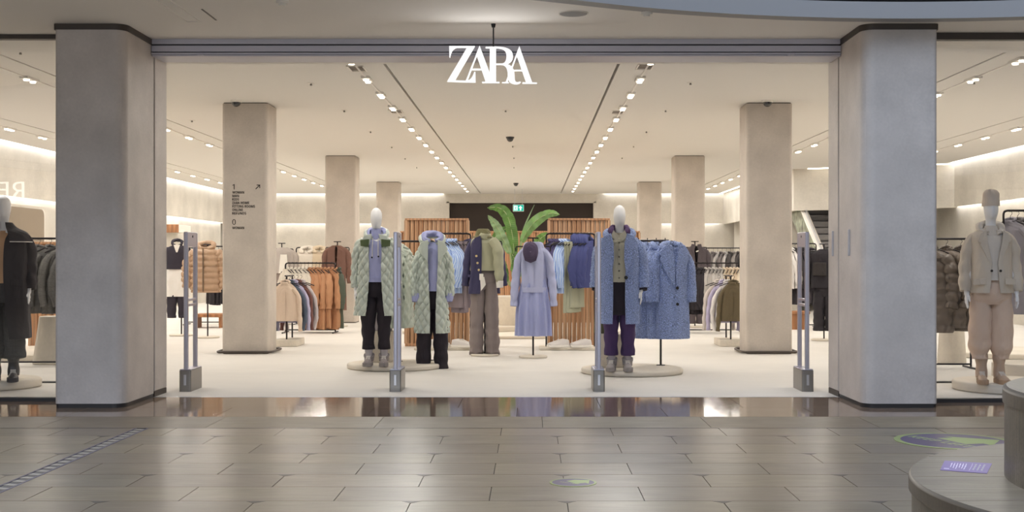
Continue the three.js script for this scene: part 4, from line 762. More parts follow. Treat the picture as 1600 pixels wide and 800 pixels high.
// --- mannequin in green quilted coat
plinth('round cream plinth under the mannequin in the green quilted coat', -1.257, 14.3, 0.552, 0.06);
{
  const o = mannequin('white mannequin in pale green quilted long coat and lilac hoodie', X(588, 13.9), 13.9, 0.06, 0.04);
  const h = sub(o, 'hoodie'); topParts(h, lav, { y: 1.44, w: 0.175, L: 0.5, b: 0.125, sleeves: false, neck: 0.07, ns: 48, nt: 36, disp: folds(0.005, 4, 2) });
  part('neck', limb([[0, 1.4, -0.005], [0, 1.47, 0], [0, 1.54, 0.002]], [0.08, 0.064, 0.056], { ns: 24, nt: 12, disp: wrinkle(0.004, 3) }), lav, h);
  const hg = part('hood', hoodGeo(0.098, 0.032, 1), lav, h); hg.position.set(0, 1.46, -0.01);
  part('waistband', shell([[0.985, 0.176, 0.142], [0.94, 0.168, 0.136]], { ns: 40, nt: 4, disp: (t) => 0.006 + 0.003 * Math.sin(t * 50) }), lav, h);
  for (const s of [-1, 1]) part('drawstring', tube([[s * 0.03, 1.43, 0.105], [s * 0.032, 1.33, 0.142], [s * 0.033, 1.22, 0.15]], 0.004, 6), M.white, h);
  buttons(h, [[-0.036, 1.215, 0.153], [0.036, 1.225, 0.153]], M.black, 0.9);
  const c = sub(o, 'coat');
  part('coat_body', shell([[1.46, 0.085, 0.07, 0.75], [1.445, 0.12, 0.085, 0.6], [1.4, 0.17, 0.12, 0.46], [1.33, 0.19, 0.155, 0.36], [1.05, 0.2, 0.175, 0.3], [0.8, 0.218, 0.185, 0.34], [0.565, 0.238, 0.192, 0.42]], { ns: 190, nt: 150, th: 0.014, disp: quilt(0.026, folds(0.01, 3, 2, 1.4)) }), green, c);
  for (const s of [-1, 1]) {
    part('coat_sleeve', limb([[s * 0.125, 1.4, -0.01], [s * 0.185, 1.33, -0.015], [s * 0.212, 1.12, -0.025], [s * 0.23, 0.905, 0.02]], [0.06, 0.07, 0.064, 0.056], { ns: 56, nt: 80, disp: quiltS(0.022) }), green, c);
    part('sleeve_cuff', limb([[s * 0.229, 0.925, 0.015], [s * 0.232, 0.875, 0.024]], [0.054, 0.052], { ns: 24, nt: 6 }), green, c);
    part('shoulder_patch', lapelGeo([[s * 0.07, 1.415], [s * 0.165, 1.405], [s * 0.16, 1.345], [s * 0.075, 1.335]].sort(() => 0), 0.006, 0.225, 0.15, 0.012), greenD, c);
    part('hood_flap', lapelGeo([[s * 0.045, 1.47], [s * 0.125, 1.45], [s * 0.135, 1.4], [s * 0.07, 1.37]], 0.014, 0.21, 0.11, 0.03), green, c);
  }
  const ch = part('hood', hoodGeo(0.125, 0.042, 4), green, c); ch.position.set(0, 1.45, -0.02);
  part('trousers', trouserGeo({ y: 1.02, L: 0.79, hip: 0.17, hem: 0.066, b: 0.12, gapx: 0.088, hz: -0.02 }), blk, o);
  const su = fab(0x9b918f), so = fab(0x8f8784);
  for (const s of [-1, 1]) { part('sock', limb([[s * 0.085, 0.24, -0.01], [s * 0.085, 0.1, -0.02]], [0.046, 0.042], { ns: 20, nt: 10, disp: wrinkle(0.004, 1) }), fab(0xb5aeb0), o); shoe(o, s * 0.086, su, so, { shaft: 0.07, sole: 0.034, turn: s * 0.06 }); }
}
// --- mannequin in blue teddy coat
plinth('round cream plinth under the mannequin in the blue teddy coat', 1.43, 13.65, 0.56, 0.06);
{
  const o = mannequin('white mannequin in blue teddy coat over khaki shirt and plum trousers', X(968, 13.28), 13.28, 0.06, -0.1);
  const sh = sub(o, 'shirt'); topParts(sh, khaki, { y: 1.45, w: 0.172, L: 0.5, b: 0.125, sleeves: false, neck: 0.06, ns: 48, nt: 36, disp: folds(0.004, 4, 3) });
  part('button_placket', lapelGeo([[-0.014, 1.41], [0.014, 1.41], [0.014, 0.95], [-0.014, 0.95]], 0.003, 0.172, 0.128, 0.006), khaki, sh);
  buttons(sh, [0, 1, 2, 3, 4, 5].map((i) => [0, 1.37 - i * 0.075, 0.143]), fab(0x8b8579), 0.9);
  for (const s of [-1, 1]) part('shirt_collar', lapelGeo([[s * 0.004, 1.44], [s * 0.06, 1.5], [s * 0.085, 1.44], [s * 0.03, 1.385]], 0.004, 0.17, 0.07, 0.05), khaki, sh);
  part('neck', limb([[0, 1.4, -0.005], [0, 1.48, 0]], [0.075, 0.06], { ns: 24, nt: 8 }), khaki, sh);
  const v = sub(o, 'quilted_liner');
  part('liner_body', shell([[1.5, 0.08, 0.075, 0.7], [1.44, 0.12, 0.09, 0.55], [1.39, 0.175, 0.12, 0.42], [1.2, 0.185, 0.142, 0.36], [0.98, 0.185, 0.145, 0.36]], { ns: 60, nt: 40, th: 0.01, disp: quilt(0.006) }), plum, v);
  for (const s of [-1, 1]) part('liner_collar', limb([[s * 0.05, 1.44, 0.085], [s * 0.085, 1.5, 0.04], [s * 0.07, 1.535, -0.03]], [0.02, 0.034, 0.03], { ns: 14, nt: 14, hollow: false, disp: wrinkle(0.006, s) }), plum, v);
  const c = sub(o, 'teddy_coat');
  part('coat_body', shell([[1.47, 0.1, 0.08, 0.7], [1.445, 0.14, 0.1, 0.6], [1.4, 0.19, 0.135, 0.5], [1.32, 0.21, 0.165, 0.4], [1.05, 0.21, 0.18, 0.3], [0.8, 0.21, 0.185, 0.28], [0.53, 0.205, 0.18, 0.32], [0.512, 0.2, 0.175, 0.34]], { ns: 200, nt: 180, th: 0.02, disp: fluffD(0.008, folds(0.006, 3, 5, 1.4)) }), blue, c);
  for (const s of [-1, 1]) {
    part('coat_sleeve', limb([[s * 0.13, 1.385, -0.01], [s * 0.2, 1.31, -0.01], [s * 0.236, 1.1, -0.02], [s * 0.252, 0.89, 0.02]], [0.066, 0.076, 0.072, 0.064], { ns: 72, nt: 110, disp: fluffS(0.008) }), blue, c);
    part('coat_cuff', limb([[s * 0.25, 0.935, 0.014], [s * 0.254, 0.885, 0.022]], [0.068, 0.066], { ns: 48, nt: 10, disp: fluffS(0.008) }), blue, c);
    part('liner_cuff', limb([[s * 0.25, 0.9, 0.018], [s * 0.25, 0.862, 0.026]], [0.048, 0.046], { ns: 20, nt: 5 }), blk, o);
    part('lapel', lapelGeo([[s * 0.09, 1.46], [s * 0.15, 1.44], [s * 0.195, 1.36], [s * 0.165, 1.34], [s * 0.18, 1.31], [s * 0.14, 1.19], [s * 0.075, 1.06], [s * 0.062, 1.2], [s * 0.066, 1.36]], 0.014, 0.25, 0.165, 0.014, 0.006), blue, c);
  }
  const cl = part('coat_collar', limb([[-0.13, 1.42, 0.09], [-0.135, 1.47, 0.0], [-0.08, 1.49, -0.08], [0.08, 1.49, -0.08], [0.135, 1.47, 0], [0.13, 1.42, 0.09]], [0.03, 0.045, 0.05, 0.05, 0.045, 0.03], { ns: 30, nt: 60, hollow: false, disp: fluffS(0.008) }), blue, c);
  buttons(c, [[0.075, 1.0, 0.205]], M.black, 1.8);
  part('trousers', trouserGeo({ y: 1.0, L: 0.79, hip: 0.17, hem: 0.072, b: 0.12, gapx: 0.09, seed: 3, hz: -0.02 }), fab(0x48345c), o);
  const under = part('skirt_panel', shell([[1.0, 0.172, 0.13], [0.8, 0.178, 0.14], [0.6, 0.175, 0.14]], { ns: 40, nt: 16, disp: folds(0.006, 5, 2) }), blk, o);
  for (const s of [-1, 1]) { part('sock', limb([[s * 0.085, 0.24, -0.01], [s * 0.085, 0.1, -0.02]], [0.046, 0.042], { ns: 20, nt: 10, disp: wrinkle(0.004, 1) }), fab(0xa9a2a6), o); shoe(o, s * 0.088, fab(0xa09895), fab(0x958d89), { shaft: 0.08, sole: 0.034, turn: s * 0.08 }); }
}
// --- mannequin in the right window
const oat = fab(0xd3c6b4), oatW = fab(0xdcd1c3), pinkish = fab(0xd9bfa9);
plinth('low round white plinth in the right window under beige mannequin', 4.9, 11.85, 0.52, 0.09);
{
  const o = mannequin('white mannequin in cream blazer, beanie and wide pale trousers', X(1548, 11.6), 11.6, 0.09, -0.12, 0.985);
  const h = sub(o, 'hoodie'); topParts(h, oatW, { y: 1.44, w: 0.175, L: 0.46, b: 0.13, sleeves: false, neck: 0.07, ns: 48, nt: 36, disp: folds(0.008, 4, 4) });
  part('hood', hoodGeo(0.11, 0.042, 5), oatW, h).position.set(0, 1.445, -0.005);
  part('neck', limb([[0, 1.4, 0], [0, 1.5, 0.002]], [0.085, 0.066], { ns: 24, nt: 8, disp: wrinkle(0.006, 6) }), oatW, h);
  const c = sub(o, 'blazer');
  part('blazer_body', shell([[1.475, 0.09, 0.07, 0.7], [1.455, 0.12, 0.085, 0.62], [1.425, 0.175, 0.11, 0.5], [1.36, 0.19, 0.145, 0.36], [1.1, 0.182, 0.165, 0.14], [0.86, 0.205, 0.175, 0.2]], { ns: 90, nt: 70, th: 0.008, disp: folds(0.008, 4, 7, 1.4) }), oat, c);
  for (const s of [-1, 1]) {
    part('blazer_sleeve', limb([[s * 0.115, 1.41, -0.01], [s * 0.188, 1.34, -0.012], [s * 0.226, 1.13, -0.03], [s * 0.242, 0.875, 0.02]], [0.048, 0.06, 0.057, 0.052], { ns: 32, nt: 50, disp: wrinkle(0.006, s + 3) }), oat, c);
    part('lapel', lapelGeo([[s * 0.08, 1.45], [s * 0.125, 1.42], [s * 0.15, 1.35], [s * 0.12, 1.335], [s * 0.128, 1.32], [s * 0.03, 1.1], [s * 0.028, 1.14], [s * 0.07, 1.35]], 0.005, 0.23, 0.15, 0.01), oat, c);
    part('pocket_flap', lapelGeo([[s * 0.09, 1.0], [s * 0.19, 0.99], [s * 0.192, 0.94], [s * 0.092, 0.945]], 0.004, 0.245, 0.17, 0.016), oat, c);
  }
  buttons(c, [[-0.035, 1.07, 0.187], [0.045, 1.07, 0.187]], fab(0x4a4440), 1.1);
  part('trousers', trouserGeo({ y: 1.0, L: 0.77, hip: 0.19, hem: 0.075, b: 0.14, gapx: 0.1, seed: 6, cuff: 0.1, knee: 0.104, hz: -0.02 }), pinkish, o);
  const be = sub(o, 'beanie'), bm = fab(0xe6d6c4, { weave: 9, bump: 0.003 });
  part('beanie_cuff', shell([[1.745, 0.074, 0.094], [1.715, 0.078, 0.098], [1.685, 0.076, 0.096]], { ns: 60, nt: 12, th: 0.012, disp: (t) => 0.0025 * Math.sin(t * 40) }), bm, be);
  part('beanie_crown', shell([[1.85, 0.003, 0.003], [1.846, 0.028, 0.03], [1.832, 0.052, 0.06], [1.806, 0.07, 0.082], [1.775, 0.074, 0.09], [1.73, 0.07, 0.092]], { ns: 60, nt: 24, th: 0.006, disp: (t, y) => 0.002 * Math.sin(t * 40) + 0.012 * n3(Math.cos(t) * 2, y * 14, Math.sin(t) * 2) }), bm, be);
  const bt = fab(0xbfa48c, { rough: 0.6 });
  for (const s of [-1, 1]) shoe(o, s * 0.088, bt, fab(0xa98c70), { shaft: 0.24, sole: 0.034, turn: s * 0.12 });
}
// --- mannequin in the left window
plinth('low round white plinth in the left window under dark mannequin', -4.97, 12.1, 0.46, 0.085);
{
  const dk = fab(0x332e31), grey = fab(0x5d5a58, { tweed: true }), o = mannequin('white mannequin in long black caped coat and grey trousers', X(6, 11.85), 11.85, 0.085, 0.2, 1.0);
  const j = sub(o, 'jumper'); topParts(j, fab(0xcfa47c), { y: 1.44, w: 0.175, L: 0.5, b: 0.13, sleeves: false, neck: 0.065, ns: 40, nt: 30 });
  const c = sub(o, 'coat');
  part('coat_body', shell([[1.46, 0.09, 0.07, 0.6], [1.44, 0.13, 0.09, 0.5], [1.4, 0.2, 0.13, 0.25], [1.3, 0.222, 0.165, 0.12], [1.0, 0.225, 0.18, 0.1], [0.7, 0.24, 0.19, 0.18], [0.41, 0.25, 0.2, 0.3]], { ns: 90, nt: 80, th: 0.01, disp: folds(0.01, 4, 8, 1.4) }), dk, c);
  part('cape_collar', shell([[1.52, 0.075, 0.07, 0.3], [1.47, 0.12, 0.1, 0.28], [1.42, 0.21, 0.155, 0.26], [1.33, 0.258, 0.2, 0.3]], { ns: 70, nt: 24, th: 0.012, disp: folds(0.01, 4, 9, 1.5) }), dk, c);
  part('white_piping', shell([[1.337, 0.262, 0.204, 0.3], [1.329, 0.263, 0.205, 0.3]], { ns: 70, nt: 2, th: 0.008, disp: folds(0.01, 4, 9, 1.5) }), M.white, c);
  for (const s of [-1, 1]) { part('coat_sleeve', limb([[s * 0.13, 1.4, -0.01], [s * 0.2, 1.33, -0.015], [s * 0.225, 1.12, -0.03], [s * 0.24, 0.88, 0.02]], [0.06, 0.074, 0.07, 0.06], { ns: 30, nt: 44, disp: wrinkle(0.006, s) }), dk, c); part('pocket_flap', lapelGeo([[s * 0.1, 0.98], [s * 0.2, 0.965], [s * 0.2, 0.91], [s * 0.1, 0.92]], 0.006, 0.25, 0.175, 0.016), dk, c); }
  part('trousers', trouserGeo({ y: 1.0, L: 0.73, hip: 0.18, hem: 0.1, b: 0.13, gapx: 0.095, seed: 9, knee: 0.1, hz: -0.02 }), grey, o);
  for (const s of [-1, 1]) shoe(o, s * 0.09, fab(0x3a3634, { rough: 0.4 }), M.rubber, { shaft: 0.22, sole: 0.036, turn: s * 0.15 });
}

// ================================================================= RAILS ON THE TWO PLINTHS
function block(label, x, d, w, h, dep, base = 0) { const o = tag(part(numbered('display_block'), bx(-w / 2, w / 2, 0, h, -dep / 2, dep / 2, 0.012), M.cream, scene), label, 'block'); o.position.set(x, base, Z(d)); return o; }
block('cream display block behind the green coat mannequin', -1.46, 14.45, 0.3, 0.36, 0.3, 0.06);
block('cream display block behind the blue coat mannequin', 1.2, 13.75, 0.3, 0.37, 0.3, 0.06);
function bag(label, x, y, d, mat, w = 0.22, h = 0.26) {
  const o = thing('shoulder_bag', label, 'bag', [x, y, Z(d)]);
  part('bag_body', shell([[h, w * 0.36, 0.03], [h * 0.97, w * 0.42, 0.05], [h * 0.6, w * 0.48, 0.065], [h * 0.1, w * 0.5, 0.07], [0.004, w * 0.45, 0.06], [0, 0.01, 0.01]], { ns: 40, nt: 24, disp: folds(0.008, 4, w * 30, h), th: 0.004 }), mat, o);
  part('strap', tube([[-w * 0.34, h * 0.93, 0.02], [-w * 0.3, h * 1.12, 0.02], [0, h * 1.2, 0.02], [w * 0.3, h * 1.12, 0.02], [w * 0.34, h * 0.93, 0.02]], 0.009, 8), mat, o); return o;
}
bag('grey-lilac bag on the block behind the green coat mannequin', -1.42, 0.42, 14.45, fab(0x9a9299));
bag('olive bag on the block behind the blue coat mannequin', 1.13, 0.43, 13.75, fab(0x5b5a42));
{
  const y = 1.467;
  const o = thing('clothes_rail', 'black rail of green quilted coats on the left plinth', 'clothes rail', [-1.03, 0.06, Z(14.55)], 0.35);
  part('rail', [bar([-0.25, y - 0.06, 0], [0.2, y - 0.06, 0], 0.012)], M.railBlack, o);
  for (const x of [-0.22, 0.16]) { part('post', bar([x, 0, 0], [x, y - 0.06, 0], 0.012), M.railBlack, o); part('foot_plate', cyl(0.05, 0.05, 0.008, x, 0, 0, 24), M.railBlack, o); }
  // two coats hanging edge-on and one dressed form facing the shopper
  [-0.19, -0.11].forEach((dx, i) => {
    const c = thing('quilted_coat', `${i ? 'inner' : 'outer'} green quilted coat hanging edge-on behind the dressed green coat`, 'coat', [-1.03 + dx * 0.94 - 0.05, y - 0.015, Z(14.55) + 0.34 * -dx * 0.35 - 0.02], 0.35 + 0.95 + i * 0.05, 'green quilted coats');
    part('coat_body', shell([[-0.09, 0.08, 0.04], [-0.12, 0.13, 0.055], [-0.17, 0.2, 0.075], [-0.5, 0.215, 0.085], [-1.0, 0.24, 0.09]], { ns: 120, nt: 100, th: 0.01, disp: quilt(0.022, folds(0.008, 3, i + 3, -0.1)) }), green, c);
    for (const s of [-1, 1]) part('coat_sleeve', limb([[s * 0.15, -0.16, 0], [s * 0.23, -0.25, 0], [s * 0.25, -0.5, 0.01], [s * 0.24, -0.7, 0.03]], [0.07, 0.075, 0.07, 0.058], { ns: 36, nt: 50, disp: quiltS(0.02) }), green, c);
    part('hood', hoodGeo(0.1, 0.045, i), green, c).position.set(0, -0.11, -0.01); part('hanger', hangerG, M.railBlack, c);
  });
  const c = thing('dressed_coat', 'green quilted coat over lilac hoodie, dressed on a hanger', 'coat', [X(675.5, 14.2), 1.43, Z(14.2)], 0.12);
  part('coat_body', shell([[0.03, 0.09, 0.07, 0.72], [0.005, 0.13, 0.085, 0.55], [-0.07, 0.14, 0.1, 0.45], [-0.17, 0.16, 0.125, 0.34], [-0.45, 0.17, 0.14, 0.24], [-0.75, 0.185, 0.15, 0.14], [-1.02, 0.2, 0.155, 0.14]], { ns: 190, nt: 150, th: 0.014, disp: quilt(0.026, folds(0.012, 3, 12, 0)) }), green, c);
  for (const s of [-1, 1]) {
    part('coat_sleeve', limb([[s * 0.1, -0.07, 0], [s * 0.155, -0.16, 0], [s * 0.192, -0.38, 0.01], [s * 0.192, -0.6, 0.05]], [0.05, 0.06, 0.058, 0.05], { ns: 48, nt: 70, disp: quiltS(0.021) }), green, c);
    part('hoodie_cuff', limb([[s * 0.192, -0.57, 0.045], [s * 0.19, -0.66, 0.062]], [0.046, 0.04], { ns: 20, nt: 8, disp: wrinkle(0.006, s) }), lav, c);
    part('coat_lapel', lapelGeo([[s * 0.06, 0.04], [s * 0.13, 0.01], [s * 0.165, -0.06], [s * 0.13, -0.11], [s * 0.06, -0.2]], 0.012, 0.2, 0.125, 0.02), green, c);
  }
  part('coat_hood', hoodGeo(0.13, 0.05, 3), green, c).position.set(0, 0.03, -0.03);
  const h = sub(c, 'hoodie'); topParts(h, lav, { y: 0.02, w: 0.125, L: 0.56, b: 0.095, sleeves: false, neck: 0.07, ns: 44, nt: 30, disp: folds(0.012, 4, 6) });
  part('hood', hoodGeo(0.1, 0.042, 8), lav, h).position.set(0, 0.05, 0.02);
  part('trousers', trouserGeo({ y: -0.5, L: 0.9, hip: 0.17, hem: 0.082, b: 0.1, gapx: 0.1, seed: 4 }), blk, c);
}
{
  const y = 1.465;
  const o = thing('clothes_rail', 'black rail of blue teddy coats on the right plinth', 'clothes rail', [1.63, 0.06, Z(13.95)], -0.2);
  part('rail', bar([-0.36, y - 0.06, 0], [0.24, y - 0.06, 0], 0.012), M.railBlack, o);
  for (let i = 0; i < 6; i++) part('peg', bar([-0.3 + i * 0.1, y - 0.06, 0], [-0.3 + i * 0.1, y - 0.03, 0], 0.006, 6), M.railBlack, o);
  for (const x of [-0.28, 0.15]) { part('post', bar([x, 0, 0], [x, y - 0.06, 0], 0.012), M.railBlack, o); part('foot_plate', cyl(0.05, 0.05, 0.008, x, 0, 0, 24), M.railBlack, o); }
  [['leftmost blue teddy coat behind the mannequin on the rail', X(1011, 14), -0.05, 1.05], ['middle blue teddy coat hanging on the rail', X(1028, 14), 0.0, 0.95], ['rightmost blue teddy coat with wide lapels facing the entrance', X(1050, 13.8), 0.12, 0.25]].forEach(([label, x, dz, turn], i) => {
    const c = thing('teddy_coat', label, 'coat', [x, y - 0.01, Z(13.95) + dz], turn, 'blue teddy coats on the right plinth');
    part('coat_body', shell([[-0.06, 0.09, 0.06, 0.0], [-0.09, 0.13, 0.075], [-0.14, 0.17, 0.08], [-0.25, 0.185, 0.095], [-0.6, 0.195, 0.1], [-1.05, 0.2, 0.105], [-1.07, 0.195, 0.1]], { ns: 170, nt: 160, th: 0.016, disp: fluffD(0.008, folds(0.008, 3, i + 2, -0.1)) }), blue, c);
    for (const s of [-1, 1]) part('coat_sleeve', limb([[s * 0.13, -0.14, 0], [s * 0.19, -0.22, 0], [s * 0.215, -0.45, 0.01], [s * 0.22, -0.68, 0.03]], [0.058, 0.068, 0.066, 0.06], { ns: 56, nt: 80, disp: fluffS(0.008) }), blue, c);
    for (const s of [-1, 1]) part('lapel', lapelGeo([[s * 0.05, -0.05], [s * 0.11, -0.05], [s * 0.175, -0.13], [s * 0.14, -0.165], [s * 0.16, -0.2], [s * 0.105, -0.34], [s * 0.012, -0.5], [s * 0.01, -0.3]], 0.014, 0.2, 0.09, 0.014, 0.006), blue, c);
    part('collar', limb([[-0.1, -0.09, 0.07], [-0.1, -0.05, -0.01], [0, -0.035, -0.06], [0.1, -0.05, -0.01], [0.1, -0.09, 0.07]], [0.03, 0.04, 0.045, 0.04, 0.03], { ns: 26, nt: 40, hollow: false, disp: fluffS(0.007) }), blue, c);
    buttons(c, [[0.02, -0.52, 0.125], [0.02, -0.7, 0.13]], M.black, 1.6); part('hanger', hangerG, M.railBlack, c);
  });
}

// ================================================================= CENTRE: FLUTED SCREENS, RAILS, PLANT
function screen(label, x0, x1, h, z, pitch, mats, fold) {
  const o = thing('wooden_screen', label, 'screen', [(x0 + x1) / 2, 0, z]), w = (x1 - x0) / 2, n = Math.round((x1 - x0) / pitch), p = (x1 - x0) / n;
  part('top_rail', bx(-w - 0.01, w + 0.01, h - 0.03, h, -0.07, 0.07, 0.004), mats[1], o); part('bottom_rail', bx(-w - 0.01, w + 0.01, 0, 0.04, -0.07, 0.07, 0.004), mats[1], o);
  for (const s of [-1, 1]) part('end_post', bx(s * w - 0.02, s * w + 0.02, 0.04, h - 0.03, -0.07, 0.07, 0.004), mats[2], o);
  const geos = mats.map((_, i) => { const g = fold ? roundedPlan(-p * 0.34, p * 0.34, -0.055, 0.055, 0.003, 0.04, h - 0.03) : roundedPlan(-p * 0.44, p * 0.44, -0.05, 0.045, [0.004, 0.004, p * 0.4, 0.004], 0.04, h - 0.03); const u = g.attributes.uv; for (let k = 0; k < u.count; k++) u.setX(k, u.getX(k) + i * 0.17); return g; });
  for (let i = 0; i < n; i++) { const q = Math.floor(rnd() * mats.length), m = part('slat', geos[q], mats[q], o); m.position.x = -w + p * (i + 0.5); if (fold) m.rotation.y = (i % 2 ? -1 : 1) * fold; }
  return o;
}
screen('fluted wooden screen behind the left centre clothes rail', -1.5, -0.6, 1.855, Z(17.95), 0.066, woods, 0);
screen('fluted wooden screen behind the right centre clothes rail', 0.575, 1.45, 1.855, Z(17.95), 0.066, woods, 0);
screen('long folded wooden screen behind the plant', -2.3, 2.5, 1.84, Z(24.9), 0.16, woods, 0.6);
screen('fluted wooden screen at the left window', -6.6, -4.95, 1.5, Z(17.1), 0.1, woods, 0);
tag(part(numbered('low_platform'), (() => { const g = disc(1.9, 0.05, 0.01, 72); g.translate(0, 0, Z(21.4)); return g; })(), M.cream, scene), 'low round cream platform under the big plant', 'platform');
tag(part(numbered('low_platform'), (() => { const g = disc(0.5, 0.09, 0.012, 64); g.translate(-0.35, 0.05, Z(21.1)); return g; })(), M.cream, scene), 'small raised disc beside the plant pot', 'platform');
{
  const L = 'left centre rail', Rr = 'right centre rail';
  uRail('black rail with pegs in front of the left wooden screen', -1.2, -0.53, 1.62, Z(17.3), { plate: true, hooks: 14 });
  const beige = fab(0xc9ae94), lb = fab(0xc5d6f0, { stripe: true }), taupe = fab(0x8d8084);
  railOf([-1.1, Z(17.3)], [-0.56, Z(17.3)], 1.61, [[4, 'shirt', 'hanging_blouse', beige, 'beige textured blouse'], [5, 'shirt', 'hanging_shirt', lb, 'light blue striped shirt'], [4, 'trousers', 'hanging_trousers', [taupe, fab(0x7c7076)], 'taupe trousers'], [1, 'shirt', 'hanging_jacket', navy, 'navy jacket']], L, { turn: -0.95 });
  uRail('black rail with pegs in front of the right wooden screen', 0.53, 1.21, 1.62, Z(17.3), { plate: true, hooks: 14 });
  const sage = fab(0xb1b199);
  railOf([0.58, Z(17.3)], [1.17, Z(17.3)], 1.61, [[4, 'sweater', 'hanging_sweater', fab(0x4b456b), 'navy sweater'], [3, 'shirt', 'hanging_shirt', lb, 'light blue striped shirt'], [3, 'trousers', 'hanging_trousers', sage, 'sage trousers'], [5, 'hoodie', 'hanging_hoodie', fab(0x43497a), 'navy blue hoodie']], Rr, { turn: 1.0 });
  // sneakers on the base plates
  const pair = (x, z, turn, label) => { const o = thing('sneakers', label, 'shoes', [x, 0.04, z], turn); for (const s of [-0.06, 0.06]) shoe(o, s, fab(0xd9d2cc), M.white, { shaft: 0, sole: 0.024, z: 0 }); return o; };
  pair(-0.98, Z(17.16), 1.3, 'pale sneakers left of the pair under the left centre rail'); pair(-0.66, Z(17.16), 1.35, 'pale sneakers at the right end under the left centre rail');
  pair(0.72, Z(17.16), -1.3, 'pale sneakers at the left end under the right centre rail'); pair(1.03, Z(17.16), -1.35, 'pale sneakers right of the pair under the right centre rail');
}
{ // banana plant in a cream pot
  const x = X(800, 21), z = Z(21.2), pot = thing('plant_pot', 'large cream tapered plant pot in the middle of the shop', 'plant pot', [x, 0.05, z]);
  part('pot', lathe([[0.0, 0], [0.2, 0], [0.23, 0.02], [0.29, 0.3], [0.33, 0.54], [0.34, 0.58], [0.325, 0.59], [0.31, 0.56], [0.29, 0.5], [0, 0.5]], 56), M.cream, pot);
  part('soil', cyl(0.3, 0.29, 0.03, 0, 0.5, 0, 32), M.soil, pot);
  const o = thing('banana_plant', 'tall banana plant with broad arching green leaves', 'plant', [x, 0.58, z]);
  const lm = [0x7aa85c, 0x8ab573, 0xa3c29a, 0x6b9552].map((c) => new THREE.MeshPhysicalMaterial({ color: c, roughness: 0.45, map: rep(T.leaf, 1.4, 2), transmission: 0.15, thickness: 0 })), st = std(0x9aa777, { roughness: 0.6 });
  const at = (px, py, dz = 0) => [X(px, 21.2) - x, Y(py, 21.2) - 0.58, dz];
  // each leaf: stalk path, rib path, widest half width, tilt
  const leaves = [
    { rib: [at(803, 405), at(801, 370), at(793, 338), at(780, 325), at(762, 325, 0.1)], w: 0.118, m: 0, side: 0.25, stalk: [at(806, 445), at(804, 405)] },
    { rib: [at(797, 396, 0.1), at(785, 372, 0.15), at(775, 352, 0.18), at(763, 337, 0.2)], w: 0.099, m: 2, side: -0.3, stalk: [at(804, 450), at(797, 396, 0.1)] },
    { rib: [at(815, 378, 0.05), at(826, 358, 0.08), at(842, 342, 0.1), at(860, 334, 0.14), at(874, 336, 0.16)], w: 0.112, m: 1, side: 0.35, stalk: [at(806, 445), at(811, 400), at(815, 378, 0.05)] },
    { rib: [at(829, 400, 0.12), at(838, 382, 0.14), at(848, 370, 0.15), at(860, 365, 0.15)], w: 0.093, m: 0, side: -0.3, stalk: [at(807, 445), at(829, 400, 0.12)] },
    { rib: [at(792, 440, 0.2), at(788, 420, 0.25), at(783, 408, 0.28), at(776, 404, 0.3)], w: 0.081, m: 3, side: 0.3, stalk: [at(804, 455), at(792, 440, 0.2)] },
    { rib: [at(774, 400, -0.2), at(770, 385, -0.22), at(776, 366, -0.25), at(790, 357, -0.3), at(806, 356, -0.3)], w: 0.087, m: 3, side: -0.5, stalk: [at(802, 450), at(782, 420, -0.15), at(774, 400, -0.2)] },
    { rib: [at(812, 430, 0.25), at(822, 415, 0.3), at(836, 408, 0.34), at(848, 412, 0.36)], w: 0.081, m: 0, side: 0.3, stalk: [at(806, 455), at(812, 430, 0.25)] },
    { rib: [at(800, 424, 0.3), at(806, 410, 0.34), at(800, 396, 0.38)], w: 0.074, m: 3, side: 0.2, stalk: [at(804, 452), at(800, 424, 0.3)] },
  ];
  leaves.forEach((L, li) => {
    const c = new THREE.CatmullRomCurve3(L.rib.map((q) => V(...q))), n = 26, m = 6, P = [], uv = [];
    for (let j = 0; j <= n; j++) {
      const t = j / n, q = c.getPoint(t), tg = c.getTangent(t); const ax = new THREE.Vector3().crossVectors(tg, V(0, 0, 1)).normalize(), az = new THREE.Vector3().crossVectors(ax, tg).normalize();
      const prof = Math.pow(Math.sin(Math.PI * Math.min(1, 0.06 + t * 0.94)), 0.55) * (1 - 0.25 * t), tear = 1 - 0.1 * (Math.sin(t * 37 + li * 2) > 0.86 ? 1 : 0);
      for (let i = -m; i <= m; i++) { const s = i / m, w = L.w * prof * tear * (1 + 0.05 * n3(t * 9, s * 2, li)), dir = ax.clone().multiplyScalar(s * w * Math.cos(L.side)).add(az.clone().multiplyScalar(s * w * Math.sin(L.side) - Math.abs(s) * w * 0.25 + 0.012 * Math.sin(t * 40 + s))); P.push(q.x + dir.x, q.y + dir.y, q.z + dir.z); uv.push(s * L.w, t * 0.8); }
    }
    const g0 = gridGeo(P, n, 2 * m, uv, false);
    const leaf = part('leaf', g0, lm[L.m], o); part('midrib', tube(L.rib, 0.007, 6), st, leaf);
    part('stalk', tube([at(804 + (li % 3) * 2, 470), ...L.stalk], 0.014, 8), st, o);
  });
  const sp = part('rolled_leaf', limb([at(806, 440), at(812, 395), at(818, 360), at(828, 335), at(835, 320)], [0.014, 0.02, 0.022, 0.016, 0.003], { ns: 10, nt: 24, hollow: false }), lm[2], o);
}
